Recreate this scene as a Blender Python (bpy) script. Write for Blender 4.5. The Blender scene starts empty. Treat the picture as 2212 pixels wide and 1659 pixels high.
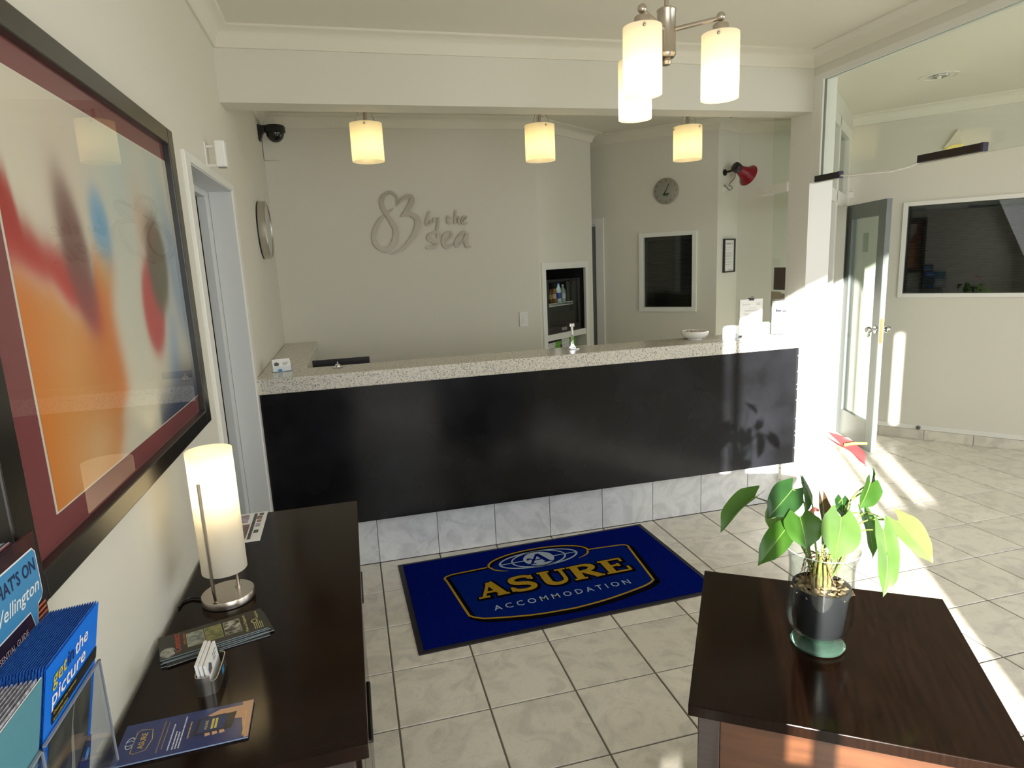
import bpy, bmesh, math, random
from mathutils import Vector, Matrix, Euler
random.seed(7)
PI = math.pi
SC = bpy.context.scene
COL = SC.collection

# ------------------------------------------------------------------ camera, world, sun, daylight fill, exposure
cam_d = bpy.data.cameras.new('camera')
cam = bpy.data.objects.new('camera', cam_d)
COL.objects.link(cam)
cam.location = (0.4071, -3.4227, 1.6425)
cam.rotation_euler = (1.38025341, 0.0441930, -0.25371005)
cam_d.sensor_width = 36.0
cam_d.lens = 22.0824
cam_d.clip_start = 0.02
SC.camera = cam

world = bpy.data.worlds.new('sky')
SC.world = world
world.use_nodes = True
wn = world.node_tree.nodes['Background']
wn.inputs['Color'].default_value = (0.62, 0.78, 1.0, 1)
wn.inputs['Strength'].default_value = 1.1

SUN_DIR = Vector((math.cos(math.radians(60)) * math.cos(math.radians(11)),
                  math.sin(math.radians(60)) * math.cos(math.radians(11)), -math.sin(math.radians(11))))
sd = bpy.data.lights.new('sun', 'SUN')
sd.energy = 24.0
sd.angle = math.radians(0.6)
sd.color = (1.0, 0.96, 0.88)
sun = bpy.data.objects.new('sun', sd)
COL.objects.link(sun)
sun.rotation_euler = SUN_DIR.to_track_quat('-Z', 'Y').to_euler()
sun.location = (-4, -10, 4)


def area(name, loc, direction, sx, sy, energy, color):
    d = bpy.data.lights.new(name, 'AREA')
    d.shape = 'RECTANGLE'
    d.size = sx
    d.size_y = sy
    d.energy = energy
    d.color = color
    o = bpy.data.objects.new(name, d)
    COL.objects.link(o)
    o.location = loc
    o.rotation_euler = Vector(direction).to_track_quat('-Z', 'Y').to_euler()
    return o


# added fill lamps in unseen openings, standing in for daylight
area('fill_front', (4.35, -3.93, 1.65), (0, 1, -0.55), 2.7, 1.4, 42, (0.97, 0.97, 0.97))
area('fill_entrance', (0.9, -3.93, 1.5), (0, 1, -0.55), 1.6, 1.9, 27, (0.97, 0.97, 0.97))
area('fill_right', (6.33, -2.55, 1.65), (-1, 0, -0.5), 1.9, 1.4, 30, (0.97, 0.97, 0.97))

vs = SC.view_settings
SC.display_settings.display_device = 'sRGB'
vs.view_transform = 'Standard'
vs.look = 'None'
vs.exposure = 0.0
vs.gamma = 1.0
vs.use_curve_mapping = False
SC.cycles.max_bounces = 10
SC.cycles.diffuse_bounces = 6
SC.cycles.glossy_bounces = 5
SC.cycles.transmission_bounces = 8
SC.cycles.transparent_max_bounces = 16
SC.cycles.sample_clamp_indirect = 6.0
SC.cycles.blur_glossy = 0.5
SC.cycles.caustics_reflective = False
SC.cycles.caustics_refractive = False


# ------------------------------------------------------------------ helpers: colours and materials
def hx(h, a=1.0):
    h = h.lstrip('#')
    r = []
    for i in (0, 2, 4):
        v = int(h[i:i + 2], 16) / 255
        r.append(v / 12.92 if v <= 0.04045 else ((v + 0.055) / 1.055) ** 2.4)
    return (r[0], r[1], r[2], a)


def col(c):
    return hx(c) if isinstance(c, str) else (c[0], c[1], c[2], 1.0)


MATS = {}


def mat(name, c, rough=0.5, metal=0.0, spec=0.5, coat=0.0, c2=None, nscale=8.0, nstretch=(1, 1, 1), ndetail=4.0,
        lo=0.35, hi=0.65, bump=0.0, bscale=120.0, sheen=0.0, emit=None, estr=0.0, trans=0.0, ior=1.5, rvar=0.0,
        coat_rough=0.05):
    if name in MATS:
        return MATS[name]
    m = bpy.data.materials.new(name)
    m.use_nodes = True
    nt = m.node_tree
    b = nt.nodes['Principled BSDF']
    b.inputs['Base Color'].default_value = col(c)
    b.inputs['Roughness'].default_value = rough
    b.inputs['Metallic'].default_value = metal
    b.inputs['Specular IOR Level'].default_value = spec
    b.inputs['Coat Weight'].default_value = coat
    b.inputs['Coat Roughness'].default_value = coat_rough
    b.inputs['Sheen Weight'].default_value = sheen
    b.inputs['Transmission Weight'].default_value = trans
    b.inputs['IOR'].default_value = ior
    if emit is not None:
        b.inputs['Emission Color'].default_value = col(emit)
        b.inputs['Emission Strength'].default_value = estr
    tc = nt.nodes.new('ShaderNodeTexCoord')
    if c2 is not None:
        mp = nt.nodes.new('ShaderNodeMapping')
        mp.inputs['Scale'].default_value = nstretch
        nt.links.new(tc.outputs['Object'], mp.inputs['Vector'])
        if rvar:
            oi = nt.nodes.new('ShaderNodeObjectInfo')
            ml = nt.nodes.new('ShaderNodeVectorMath')
            ml.operation = 'SCALE'
            cx = nt.nodes.new('ShaderNodeCombineXYZ')
            for k in ('X', 'Y', 'Z'):
                nt.links.new(oi.outputs['Random'], cx.inputs[k])
            nt.links.new(cx.outputs[0], ml.inputs[0])
            ml.inputs['Scale'].default_value = rvar
            nt.links.new(ml.outputs[0], mp.inputs['Location'])
        no = nt.nodes.new('ShaderNodeTexNoise')
        no.inputs['Scale'].default_value = nscale
        no.inputs['Detail'].default_value = ndetail
        nt.links.new(mp.outputs[0], no.inputs['Vector'])
        rp = nt.nodes.new('ShaderNodeValToRGB')
        rp.color_ramp.elements[0].position = lo
        rp.color_ramp.elements[1].position = hi
        rp.color_ramp.elements[0].color = col(c)
        rp.color_ramp.elements[1].color = col(c2)
        nt.links.new(no.outputs['Fac'], rp.inputs['Fac'])
        nt.links.new(rp.outputs['Color'], b.inputs['Base Color'])
    if bump:
        n2 = nt.nodes.new('ShaderNodeTexNoise')
        n2.inputs['Scale'].default_value = bscale
        n2.inputs['Detail'].default_value = 3
        nt.links.new(tc.outputs['Object'], n2.inputs['Vector'])
        bp = nt.nodes.new('ShaderNodeBump')
        bp.inputs['Strength'].default_value = bump
        bp.inputs['Distance'].default_value = 0.004
        nt.links.new(n2.outputs['Fac'], bp.inputs['Height'])
        nt.links.new(bp.outputs['Normal'], b.inputs['Normal'])
    MATS[name] = m
    return m


def pane_mat(name, tint=(0.93, 0.97, 0.94), gloss=1.0, rough=0.0, ior=1.5):
    """thin clear glass: tinted see-through sheet with Fresnel reflection"""
    if name in MATS:
        return MATS[name]
    m = bpy.data.materials.new(name)
    m.use_nodes = True
    nt = m.node_tree
    nt.nodes.remove(nt.nodes['Principled BSDF'])
    out = nt.nodes['Material Output']
    tr = nt.nodes.new('ShaderNodeBsdfTransparent')
    tr.inputs['Color'].default_value = (*tint, 1)
    gl = nt.nodes.new('ShaderNodeBsdfGlossy')
    gl.inputs['Roughness'].default_value = rough
    fr = nt.nodes.new('ShaderNodeLayerWeight')        # symmetric Schlick curve, same from both sides of the sheet
    fr.inputs['Blend'].default_value = 0.5
    pw = nt.nodes.new('ShaderNodeMath')
    pw.operation = 'POWER'
    pw.inputs[1].default_value = 5.0
    nt.links.new(fr.outputs['Facing'], pw.inputs[0])
    mu = nt.nodes.new('ShaderNodeMath')
    mu.operation = 'MULTIPLY_ADD'
    mu.use_clamp = True
    mu.inputs[1].default_value = 0.96 * gloss
    mu.inputs[2].default_value = 0.042 * gloss
    nt.links.new(pw.outputs[0], mu.inputs[0])
    mx = nt.nodes.new('ShaderNodeMixShader')
    nt.links.new(mu.outputs[0], mx.inputs[0])
    nt.links.new(tr.outputs[0], mx.inputs[1])
    nt.links.new(gl.outputs[0], mx.inputs[2])
    nt.links.new(mx.outputs[0], out.inputs['Surface'])
    MATS[name] = m
    return m


def opal_mat(name, c, tc, tw=0.6):
    """opal glass: light from the bulb inside shines through"""
    m = bpy.data.materials.new(name)
    m.use_nodes = True
    nt = m.node_tree
    nt.nodes.remove(nt.nodes['Principled BSDF'])
    out = nt.nodes['Material Output']
    df = nt.nodes.new('ShaderNodeBsdfDiffuse')
    df.inputs['Color'].default_value = col(c)
    tl = nt.nodes.new('ShaderNodeBsdfTranslucent')
    tl.inputs['Color'].default_value = col(tc)
    mx = nt.nodes.new('ShaderNodeMixShader')
    mx.inputs[0].default_value = tw
    nt.links.new(df.outputs[0], mx.inputs[1])
    nt.links.new(tl.outputs[0], mx.inputs[2])
    gl = nt.nodes.new('ShaderNodeBsdfGlossy')
    gl.inputs['Roughness'].default_value = 0.25
    m2 = nt.nodes.new('ShaderNodeMixShader')
    m2.inputs[0].default_value = 0.04
    nt.links.new(mx.outputs[0], m2.inputs[1])
    nt.links.new(gl.outputs[0], m2.inputs[2])
    nt.links.new(m2.outputs[0], out.inputs['Surface'])
    MATS[name] = m
    return m


def leaf_mat(name, c, c2, tc):
    m = mat(name, c, 0.3, c2=c2, nscale=14, spec=0.5)
    nt = m.node_tree
    b = nt.nodes['Principled BSDF']
    out = nt.nodes['Material Output']
    tl = nt.nodes.new('ShaderNodeBsdfTranslucent')
    tl.inputs['Color'].default_value = col(tc)
    mx = nt.nodes.new('ShaderNodeMixShader')
    mx.inputs[0].default_value = 0.38
    nt.links.new(b.outputs[0], mx.inputs[1])
    nt.links.new(tl.outputs[0], mx.inputs[2])
    nt.links.new(mx.outputs[0], out.inputs['Surface'])
    return m


# ------------------------------------------------------------------ helpers: shapes
def NB():
    return bmesh.new()


def box(bm, x0, x1, y0, y1, z0, z1):
    v = [bm.verts.new((x, y, z)) for z in (z0, z1) for y in (y0, y1) for x in (x0, x1)]
    for f in ((0, 2, 3, 1), (4, 5, 7, 6), (0, 1, 5, 4), (2, 6, 7, 3), (0, 4, 6, 2), (1, 3, 7, 5)):
        bm.faces.new([v[i] for i in f])
    return v


def lathe(bm, prof, seg=32, c=(0, 0, 0), closed=False):
    rings = []
    for r, z in prof:
        if r < 1e-6:
            rings.append([bm.verts.new((c[0], c[1], c[2] + z))])
        else:
            rings.append([bm.verts.new((c[0] + r * math.cos(2 * PI * k / seg), c[1] + r * math.sin(2 * PI * k / seg),
                                        c[2] + z)) for k in range(seg)])
    n = len(rings)
    for i in range(n if closed else n - 1):
        a, b = rings[i], rings[(i + 1) % n]
        for k in range(seg):
            j = (k + 1) % seg
            if len(a) == 1 and len(b) == 1:
                continue
            if len(a) == 1:
                bm.faces.new((a[0], b[j], b[k]))
            elif len(b) == 1:
                bm.faces.new((a[k], a[j], b[0]))
            else:
                bm.faces.new((a[k], a[j], b[j], b[k]))


def cyl(bm, x, y, z0, z1, r, seg=24, r2=None):
    r2 = r if r2 is None else r2
    lathe(bm, [(0, z0), (r, z0), (r2, z1), (0, z1)], seg, (x, y, 0))


def ball(bm, c, r, seg=16, sz=1.0):
    n = max(6, seg // 2)
    lathe(bm, [(r * math.sin(PI * i / n), -r * sz * math.cos(PI * i / n)) for i in range(n + 1)], seg, c)


def smooth_pts(pts, n=6):
    """Catmull-Rom through points of any dimension"""
    if len(pts) < 3:
        return [tuple(map(float, p)) for p in pts]
    P = [pts[0]] + list(pts) + [pts[-1]]
    out = []
    for i in range(1, len(P) - 2):
        p0, p1, p2, p3 = P[i - 1], P[i], P[i + 1], P[i + 2]
        for k in range(n):
            t = k / n
            out.append(tuple(0.5 * ((2 * b) + (-a + c) * t + (2 * a - 5 * b + 4 * c - d) * t * t +
                                    (-a + 3 * b - 3 * c + d) * t ** 3) for a, b, c, d in zip(p0, p1, p2, p3)))
    out.append(tuple(map(float, pts[-1])))
    return out


def tube(bm, pts, r, seg=8, sm=0, r_end=None):
    if sm:
        pts = smooth_pts(pts, sm)
    P = [Vector(p) for p in pts]
    rings = []
    up = Vector((0.13, 0.21, 0.97)).normalized()
    for i, p in enumerate(P):
        d = (P[min(i + 1, len(P) - 1)] - P[max(i - 1, 0)]).normalized()
        u = up if abs(d.dot(up)) < 0.95 else Vector((1, 0, 0))
        a = d.cross(u).normalized()
        b = d.cross(a).normalized()
        rr = r if r_end is None else r + (r_end - r) * i / (len(P) - 1)
        rings.append([bm.verts.new(p + rr * (a * math.cos(2 * PI * k / seg) + b * math.sin(2 * PI * k / seg)))
                      for k in range(seg)])
    for i in range(len(rings) - 1):
        for k in range(seg):
            j = (k + 1) % seg
            bm.faces.new((rings[i][k], rings[i][j], rings[i + 1][j], rings[i + 1][k]))
    bm.faces.new(rings[0])
    bm.faces.new(list(reversed(rings[-1])))


def prism(bm, pts, z0, z1):
    a = [bm.verts.new((x, y, z0)) for x, y in pts]
    b = [bm.verts.new((x, y, z1)) for x, y in pts]
    n = len(pts)
    bm.faces.new(list(reversed(a)))
    bm.faces.new(b)
    for i in range(n):
        j = (i + 1) % n
        bm.faces.new((a[i], a[j], b[j], b[i]))


def poly(bm, pts, z=0.0):
    bm.faces.new([bm.verts.new((x, y, z)) for x, y in pts])


def rect(bm, x0, x1, y0, y1, z=0.0):
    poly(bm, ((x0, y0), (x1, y0), (x1, y1), (x0, y1)), z)


def ring2(bm, cx, cy, rx, ry, w, z=0.0, a0=0.0, a1=2 * PI, seg=40):
    prev = None
    for k in range(seg + 1):
        a = a0 + (a1 - a0) * k / seg
        c, s = math.cos(a), math.sin(a)
        cur = (bm.verts.new((cx + (rx - w / 2) * c, cy + (ry - w / 2) * s, z)),
               bm.verts.new((cx + (rx + w / 2) * c, cy + (ry + w / 2) * s, z)))
        if prev:
            bm.faces.new((prev[0], prev[1], cur[1], cur[0]))
        prev = cur


def disc2(bm, cx, cy, rx, ry, z=0.0, seg=32):
    poly(bm, [(cx + rx * math.cos(2 * PI * k / seg), cy + ry * math.sin(2 * PI * k / seg)) for k in range(seg)], z)


def ribbon(bm, pts, w=None, z=0.0, t=0.0, sm=0):
    """flat stroke; pts are (x, y) with w given, or (x, y, width)"""
    p3 = [(p[0], p[1], w if len(p) < 3 else p[2]) for p in pts]
    if sm:
        p3 = smooth_pts(p3, sm)
    L = []
    for i, p in enumerate(p3):
        a, b = p3[max(i - 1, 0)], p3[min(i + 1, len(p3) - 1)]
        d = Vector((b[0] - a[0], b[1] - a[1]))
        d.normalize()
        n = Vector((-d.y, d.x)) * (max(p[2], 1e-4) / 2)
        L.append(((p[0] + n.x, p[1] + n.y), (p[0] - n.x, p[1] - n.y)))
    top = [(bm.verts.new((*l, z + t)), bm.verts.new((*r, z + t))) for l, r in L]
    for i in range(len(top) - 1):
        bm.faces.new((top[i][0], top[i][1], top[i + 1][1], top[i + 1][0]))
    if t:
        bot = [(bm.verts.new((*l, z)), bm.verts.new((*r, z))) for l, r in L]
        for i in range(len(top) - 1):
            bm.faces.new((top[i][0], top[i + 1][0], bot[i + 1][0], bot[i][0]))
            bm.faces.new((top[i][1], bot[i][1], bot[i + 1][1], top[i + 1][1]))
        bm.faces.new((top[0][0], bot[0][0], bot[0][1], top[0][1]))
        bm.faces.new((top[-1][0], top[-1][1], bot[-1][1], bot[-1][0]))


def text(bm, s, x, y, h, w=None, z=0.0, shear=0.0, bold=0.0, align='L', rot=0.0):
    """lettering in the XY plane; h = capital height, w = total width"""
    cu = bpy.data.curves.new('lettering', 'FONT')
    cu.body = s
    cu.size = h / 0.72
    cu.shear = shear
    cu.offset = bold * h * 1.6
    cu.resolution_u = 2
    cu.fill_mode = 'FRONT'
    o = bpy.data.objects.new('lettering', cu)
    me = bpy.data.meshes.new_from_object(o)
    b2 = bmesh.new()
    b2.from_mesh(me)
    if b2.verts:
        xs = [v.co.x for v in b2.verts]
        x0, x1 = min(xs), max(xs)
        k = 1.0 if w is None else w / max(1e-6, x1 - x0)
        sh = {'L': x0, 'C': (x0 + x1) / 2, 'R': x1}[align]
        ca, sa = math.cos(rot), math.sin(rot)
        for v in b2.verts:
            px, py = (v.co.x - sh) * k, v.co.y
            v.co = (x + px * ca - py * sa, y + px * sa + py * ca, z)
    b2.to_mesh(me)
    b2.free()
    bm.from_mesh(me)
    bpy.data.objects.remove(o)
    bpy.data.curves.remove(cu)
    bpy.data.meshes.remove(me)


WALL = Matrix(((1, 0, 0, 0), (0, 0, -1, 0), (0, 1, 0, 0), (0, 0, 0, 1)))   # flat XY drawing -> upright, facing local -Y


def stand(bm):
    bm.transform(WALL)
    return bm


# ------------------------------------------------------------------ helpers: objects
def obj(name, bm, m, parent=None, smooth=False, bev=0.0, loc=None, rotz=None):
    bmesh.ops.recalc_face_normals(bm, faces=bm.faces) if not getattr(bm, '_flat', False) else None
    me = bpy.data.meshes.new(name)
    bm.to_mesh(me)
    bm.free()
    if smooth:
        for p in me.polygons:
            p.use_smooth = True
        try:
            me.set_sharp_from_angle(angle=math.radians(40))
        except Exception:
            pass
    for k in (m if isinstance(m, (list, tuple)) else [m]):
        me.materials.append(k)
    o = bpy.data.objects.new(name, me)
    COL.objects.link(o)
    if parent is not None:
        o.parent = parent
    if loc is not None:
        o.location = loc
    if rotz is not None:
        o.rotation_euler = (0, 0, rotz)
    if bev:
        b = o.modifiers.new('bevel', 'BEVEL')
        b.width = bev
        b.segments = 2
        b.limit_method = 'ANGLE'
        b.angle_limit = math.radians(40)
    return o


def tag(o, label, cat, group=None):
    o['label'] = label
    o['category'] = cat
    if group:
        o['group'] = group
    return o


def thing(name, label, cat, loc=(0, 0, 0), rotz=0.0, group=None):
    o = bpy.data.objects.new(name, None)
    o.empty_display_size = 0.05
    COL.objects.link(o)
    o.location = loc
    o.rotation_euler = (0, 0, rotz)
    return tag(o, label, cat, group)


def struct(name, bm, m, parent=None, smooth=False, bev=0.0, loc=None, rotz=None):
    o = obj(name, bm, m, parent, smooth, bev, loc, rotz)
    if parent is None:
        o['kind'] = 'structure'
    return o


def struct_root(name, loc, rotz=0.0):
    o = bpy.data.objects.new(name, None)
    o.empty_display_size = 0.05
    COL.objects.link(o)
    o.location = loc
    o.rotation_euler = (0, 0, rotz)
    o['kind'] = 'structure'
    return o


def dup(root, loc, rotz, label=None, group=None):
    r = root.copy()
    COL.objects.link(r)
    r.location = loc
    r.rotation_euler = (0, 0, rotz)
    if label:
        r['label'] = label
    if group:
        r['group'] = group
    for ch in list(root.children):
        c = ch.copy()
        COL.objects.link(c)
        c.parent = r
        for g in ch.children:
            d = g.copy()
            COL.objects.link(d)
            d.parent = c
    return r


def point_light(name, loc, power, color, radius=0.02):
    d = bpy.data.lights.new(name, 'POINT')
    d.energy = power
    d.color = color
    d.shadow_soft_size = radius
    o = bpy.data.objects.new(name, d)
    COL.objects.link(o)
    o.location = loc
    return o


# ------------------------------------------------------------------ materials
M_wall = mat('painted_wall', (0.72, 0.70, 0.62), 0.75, spec=0.3, bump=0.06, bscale=180)
M_ceil = mat('painted_ceiling', (0.76, 0.73, 0.63), 0.85, spec=0.2, bump=0.05, bscale=150)
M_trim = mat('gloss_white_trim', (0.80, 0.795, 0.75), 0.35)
M_reveal = mat('sky_tinted_door_frame', (0.66, 0.68, 0.68), 0.35)  # cool tint painted in for the bluish light on the reveal
M_grout = mat('tile_grout', (0.15, 0.13, 0.105), 0.9, bump=0.3, bscale=300)
M_granite_dark = None
M_black_panel = mat('black_laminate', (0.0055, 0.0055, 0.0065), 0.16, c2=(0.016, 0.017, 0.021), nscale=3.0, ndetail=8, lo=0.4, hi=0.75,
                    spec=0.28)
M_wood = mat('dark_stained_wood', (0.0075, 0.0034, 0.0020), 0.13, c2=(0.014, 0.006, 0.003), nscale=9, nstretch=(1, 12, 1), spec=0.13)
M_wood_y = mat('dark_stained_wood_cross', (0.0075, 0.0034, 0.0020), 0.13, c2=(0.014, 0.006, 0.003), nscale=9, nstretch=(12, 1, 1), spec=0.13)
M_wood_edge = mat('stained_wood_edge', (0.030, 0.019, 0.017), 0.3, c2=(0.045, 0.03, 0.027), nscale=14, nstretch=(1, 1, 8), coat=0.2)
M_wood_front = mat('red_brown_wood_panel', (0.070, 0.024, 0.009), 0.35, c2=(0.125, 0.047, 0.018), nscale=5, nstretch=(1, 1, 10),
                   ndetail=6, lo=0.3, hi=0.7, coat=0.2)
M_nickel = mat('brushed_nickel', (0.56, 0.50, 0.43), 0.28, 1.0, bump=0.03, bscale=400)
M_chrome = mat('chrome', (0.75, 0.75, 0.76), 0.08, 1.0)
M_steel = mat('satin_steel', (0.60, 0.57, 0.52), 0.3, 1.0)
M_black = mat('black_plastic', (0.008, 0.007, 0.008), 0.35)
M_blackframe = mat('black_painted_wood', (0.010, 0.0085, 0.006), 0.28, coat=0.3, coat_rough=0.2)
M_white = mat('white_plastic', (0.80, 0.79, 0.74), 0.35)
M_paper = mat('white_paper', (0.82, 0.82, 0.80), 0.7)
M_card = mat('white_card', (0.85, 0.85, 0.83), 0.5)
M_ink = mat('grey_ink', (0.10, 0.10, 0.11), 0.7)
M_lightink = mat('pale_grey_ink', (0.42, 0.42, 0.43), 0.7)
M_pane = pane_mat('clear_glass', (0.945, 0.97, 0.94))
M_picpane = pane_mat('picture_glass', (0.97, 0.98, 0.97), 1.0)
M_darkpane = pane_mat('window_glass', (0.55, 0.58, 0.55), 1.0)
M_acrylic = pane_mat('clear_acrylic', (0.93, 0.95, 0.97), 0.9)
M_opal = opal_mat('opal_glass', (0.80, 0.74, 0.60), (0.98, 0.90, 0.66), 0.62)
M_opal_white = opal_mat('opal_glass_white', (0.84, 0.81, 0.74), (0.97, 0.93, 0.82), 0.55)
M_bulb = mat('glowing_bulb', (1, 0.9, 0.7), 0.5, emit=(1.0, 0.80, 0.45), estr=6.0)
M_gold = mat('gold_print', (0.50, 0.34, 0.035), 0.6)
M_navy = mat('navy_gloss_card', (0.012, 0.026, 0.13), 0.25)
M_blue = mat('bright_blue_card', (0.005, 0.19, 0.85), 0.3)


def tile_mat(name, tint):
    m = mat(name, tint, 0.3, spec=0.5)
    nt = m.node_tree
    b = nt.nodes['Principled BSDF']
    tc = nt.nodes.new('ShaderNodeTexCoord')
    oi = nt.nodes.new('ShaderNodeObjectInfo')
    mp = nt.nodes.new('ShaderNodeMapping')
    cx = nt.nodes.new('ShaderNodeCombineXYZ')
    ml = nt.nodes.new('ShaderNodeMath')
    ml.operation = 'MULTIPLY'
    ml.inputs[1].default_value = 37.0
    nt.links.new(oi.outputs['Random'], ml.inputs[0])
    for k in ('X', 'Y', 'Z'):
        nt.links.new(ml.outputs[0], cx.inputs[k])
    nt.links.new(cx.outputs[0], mp.inputs['Location'])
    nt.links.new(tc.outputs['Object'], mp.inputs['Vector'])
    n1 = nt.nodes.new('ShaderNodeTexNoise')
    n1.inputs['Scale'].default_value = 7.0
    n1.inputs['Detail'].default_value = 7
    n1.inputs['Distortion'].default_value = 1.6
    nt.links.new(mp.outputs[0], n1.inputs['Vector'])
    r1 = nt.nodes.new('ShaderNodeValToRGB')
    e = r1.color_ramp.elements
    e[0].position = 0.36
    e[0].color = (tint[0] * 0.82, tint[1] * 0.82, tint[2] * 0.83, 1)
    e[1].position = 0.56
    e[1].color = (*tint, 1)
    nt.links.new(n1.outputs['Fac'], r1.inputs['Fac'])
    n2 = nt.nodes.new('ShaderNodeTexNoise')
    n2.inputs['Scale'].default_value = 11.0
    n2.inputs['Detail'].default_value = 5
    n2.inputs['Distortion'].default_value = 2.5
    nt.links.new(mp.outputs[0], n2.inputs['Vector'])
    r2 = nt.nodes.new('ShaderNodeValToRGB')
    e = r2.color_ramp.elements
    e[0].position = 0.485
    e[0].color = (1, 1, 1, 1)
    e[1].position = 0.515
    e[1].color = (1, 1, 1, 1)
    k = r2.color_ramp.elements.new(0.5)
    k.color = (0.86, 0.86, 0.87, 1)
    nt.links.new(n2.outputs['Fac'], r2.inputs['Fac'])
    mx = nt.nodes.new('ShaderNodeMix')
    mx.data_type = 'RGBA'
    mx.blend_type = 'MULTIPLY'
    mx.inputs['Factor'].default_value = 1.0
    nt.links.new(r1.outputs['Color'], mx.inputs['A'])
    nt.links.new(r2.outputs['Color'], mx.inputs['B'])
    hs = nt.nodes.new('ShaderNodeMapRange')
    hs.inputs['To Min'].default_value = 0.93
    hs.inputs['To Max'].default_value = 1.04
    nt.links.new(oi.outputs['Random'], hs.inputs['Value'])
    vm = nt.nodes.new('ShaderNodeVectorMath')
    vm.operation = 'SCALE'
    nt.links.new(mx.outputs['Result'], vm.inputs[0])
    nt.links.new(hs.outputs[0], vm.inputs['Scale'])
    nt.links.new(vm.outputs[0], b.inputs['Base Color'])
    return m


M_tile = tile_mat('ceramic_floor_tile', (0.75, 0.71, 0.615))
M_kick = tile_mat('pale_marble_tile', (0.76, 0.775, 0.79))


def granite_mat():
    m = mat('speckled_granite', (0.6, 0.57, 0.5), 0.22, spec=0.5)
    nt = m.node_tree
    b = nt.nodes['Principled BSDF']
    tc = nt.nodes.new('ShaderNodeTexCoord')
    base = None
    for sc, pos, c, dist in ((85, 0.60, (0.46, 0.41, 0.33), 0.0), (150, 0.61, (0.26, 0.28, 0.31), 0.4), (165, 0.655, (0.03, 0.03, 0.035), 0.2)):
        n = nt.nodes.new('ShaderNodeTexNoise')
        n.inputs['Scale'].default_value = sc
        n.inputs['Detail'].default_value = 2
        n.inputs['Distortion'].default_value = dist
        nt.links.new(tc.outputs['Object'], n.inputs['Vector'])
        r = nt.nodes.new('ShaderNodeMapRange')
        r.inputs['From Min'].default_value = pos - 0.02
        r.inputs['From Max'].default_value = pos + 0.02
        nt.links.new(n.outputs['Fac'], r.inputs['Value'])
        mx = nt.nodes.new('ShaderNodeMix')
        mx.data_type = 'RGBA'
        nt.links.new(r.outputs[0], mx.inputs['Factor'])
        if base is None:
            mx.inputs['A'].default_value = (0.66, 0.63, 0.55, 1)
        else:
            nt.links.new(base, mx.inputs['A'])
        mx.inputs['B'].default_value = (*c, 1)
        base = mx.outputs['Result']
    nt.links.new(base, b.inputs['Base Color'])
    return m


M_granite = granite_mat()

# ------------------------------------------------------------------ the setting: walls, ceiling, floor
XW = -0.08          # left wall plane
YF = -4.0           # entrance wall plane (behind the camera)
ZC = 2.72           # ceiling


def cosd(a): return math.cos(math.radians(a))
def sind(a): return math.sin(math.radians(a))


b = NB()
box(b, XW - 0.6, 6.6, YF - 0.2, 3.6, ZC, ZC + 0.1)
struct('ceiling', b, M_ceil)

DY0, DY1, DZ = -1.008, -0.196, 2.024      # opening of the door in the left wall
b = NB()
box(b, XW - 0.20, XW, YF, DY0, 0, ZC)
box(b, XW - 0.20, XW, DY1, 1.475, 0, ZC)
box(b, XW - 0.20, XW, DY0, DY1, DZ, ZC)
struct('wall_left', b, M_wall)
b = NB()
box(b, XW - 0.17, 1.90, 1.475, 1.60, 0, ZC)
struct('wall_back', b, M_wall)

# bulkhead over the counter
b = NB()
box(b, XW, 3.06, -0.17, -0.02, 2.412, ZC)
struct('wall_bulkhead', b, M_wall)

# fridge wall (turned 37 degrees) with an alcove
FW = (1.88, 1.475, 0.0)
FA = math.radians(37)
fw = struct_root('wall_alcove', FW, FA)
b = NB()
box(b, 0.0, 0.110, 0.0, 0.55, 0, ZC)
box(b, 0.715, 0.85, 0.0, 1.44, 0, ZC)
box(b, 0.110, 0.715, 0.0, 0.55, 1.575, ZC)
box(b, 0.110, 0.715, 0.0, 0.55, 0.0, 0.885)
box(b, 0.110, 0.715, 0.42, 0.55, 0.885, 1.575)
struct('wall_face', b, M_wall, fw)
b = NB()
box(b, 0.110, 0.715, 0.0, 0.42, 0.985, 1.035)
struct('shelf', b, M_trim, fw)
b = NB()
box(b, 0.110, 0.114, 0.004, 0.42, 1.036, 1.575)
box(b, 0.711, 0.715, 0.012, 0.42, 1.036, 1.575)
box(b, 0.114, 0.711, 0.004, 0.42, 1.571, 1.575)
box(b, 0.114, 0.711, 0.415, 0.42, 1.036, 1.571)
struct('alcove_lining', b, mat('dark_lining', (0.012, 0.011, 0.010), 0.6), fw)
b = NB()
box(b, 0.055, 0.110, -0.012, 0.0, 0.78, 1.632)
box(b, 0.715, 0.762, -0.012, 0.0, 0.78, 1.632)
box(b, 0.110, 0.715, -0.012, 0.0, 1.575, 1.632)
struct('alcove_architrave', b, M_trim, fw, bev=0.003)

# clock wall (turned -45 degrees) with a door opening at its hidden end and a window
CW = (2.69, 2.14, 0.0)
cw = struct_root('wall_clock', CW, math.radians(-45))
WS0, WS1, WZ0, WZ1 = 0.425, 0.860, 1.195, 1.810
b = NB()
box(b, -1.42, -0.85, 0, 0.12, 0, ZC)
box(b, -0.85, -0.03, 0, 0.12, 1.95, ZC)
box(b, -0.03, WS0, 0, 0.12, 0, ZC)
box(b, WS1, 1.066, 0, 0.12, 0, ZC)
box(b, WS0, WS1, 0, 0.12, 0, WZ0)
box(b, WS0, WS1, 0, 0.12, WZ1, ZC)
struct('wall_face', b, M_wall, cw)
dr = struct_root('door_2', CW, math.radians(-45))
b = NB()
box(b, -0.84, -0.035, 0.05, 0.09, 0.01, 1.945)
struct('door_leaf', b, mat('grey_door', (0.36, 0.37, 0.38), 0.45), dr)
b = NB()
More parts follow.
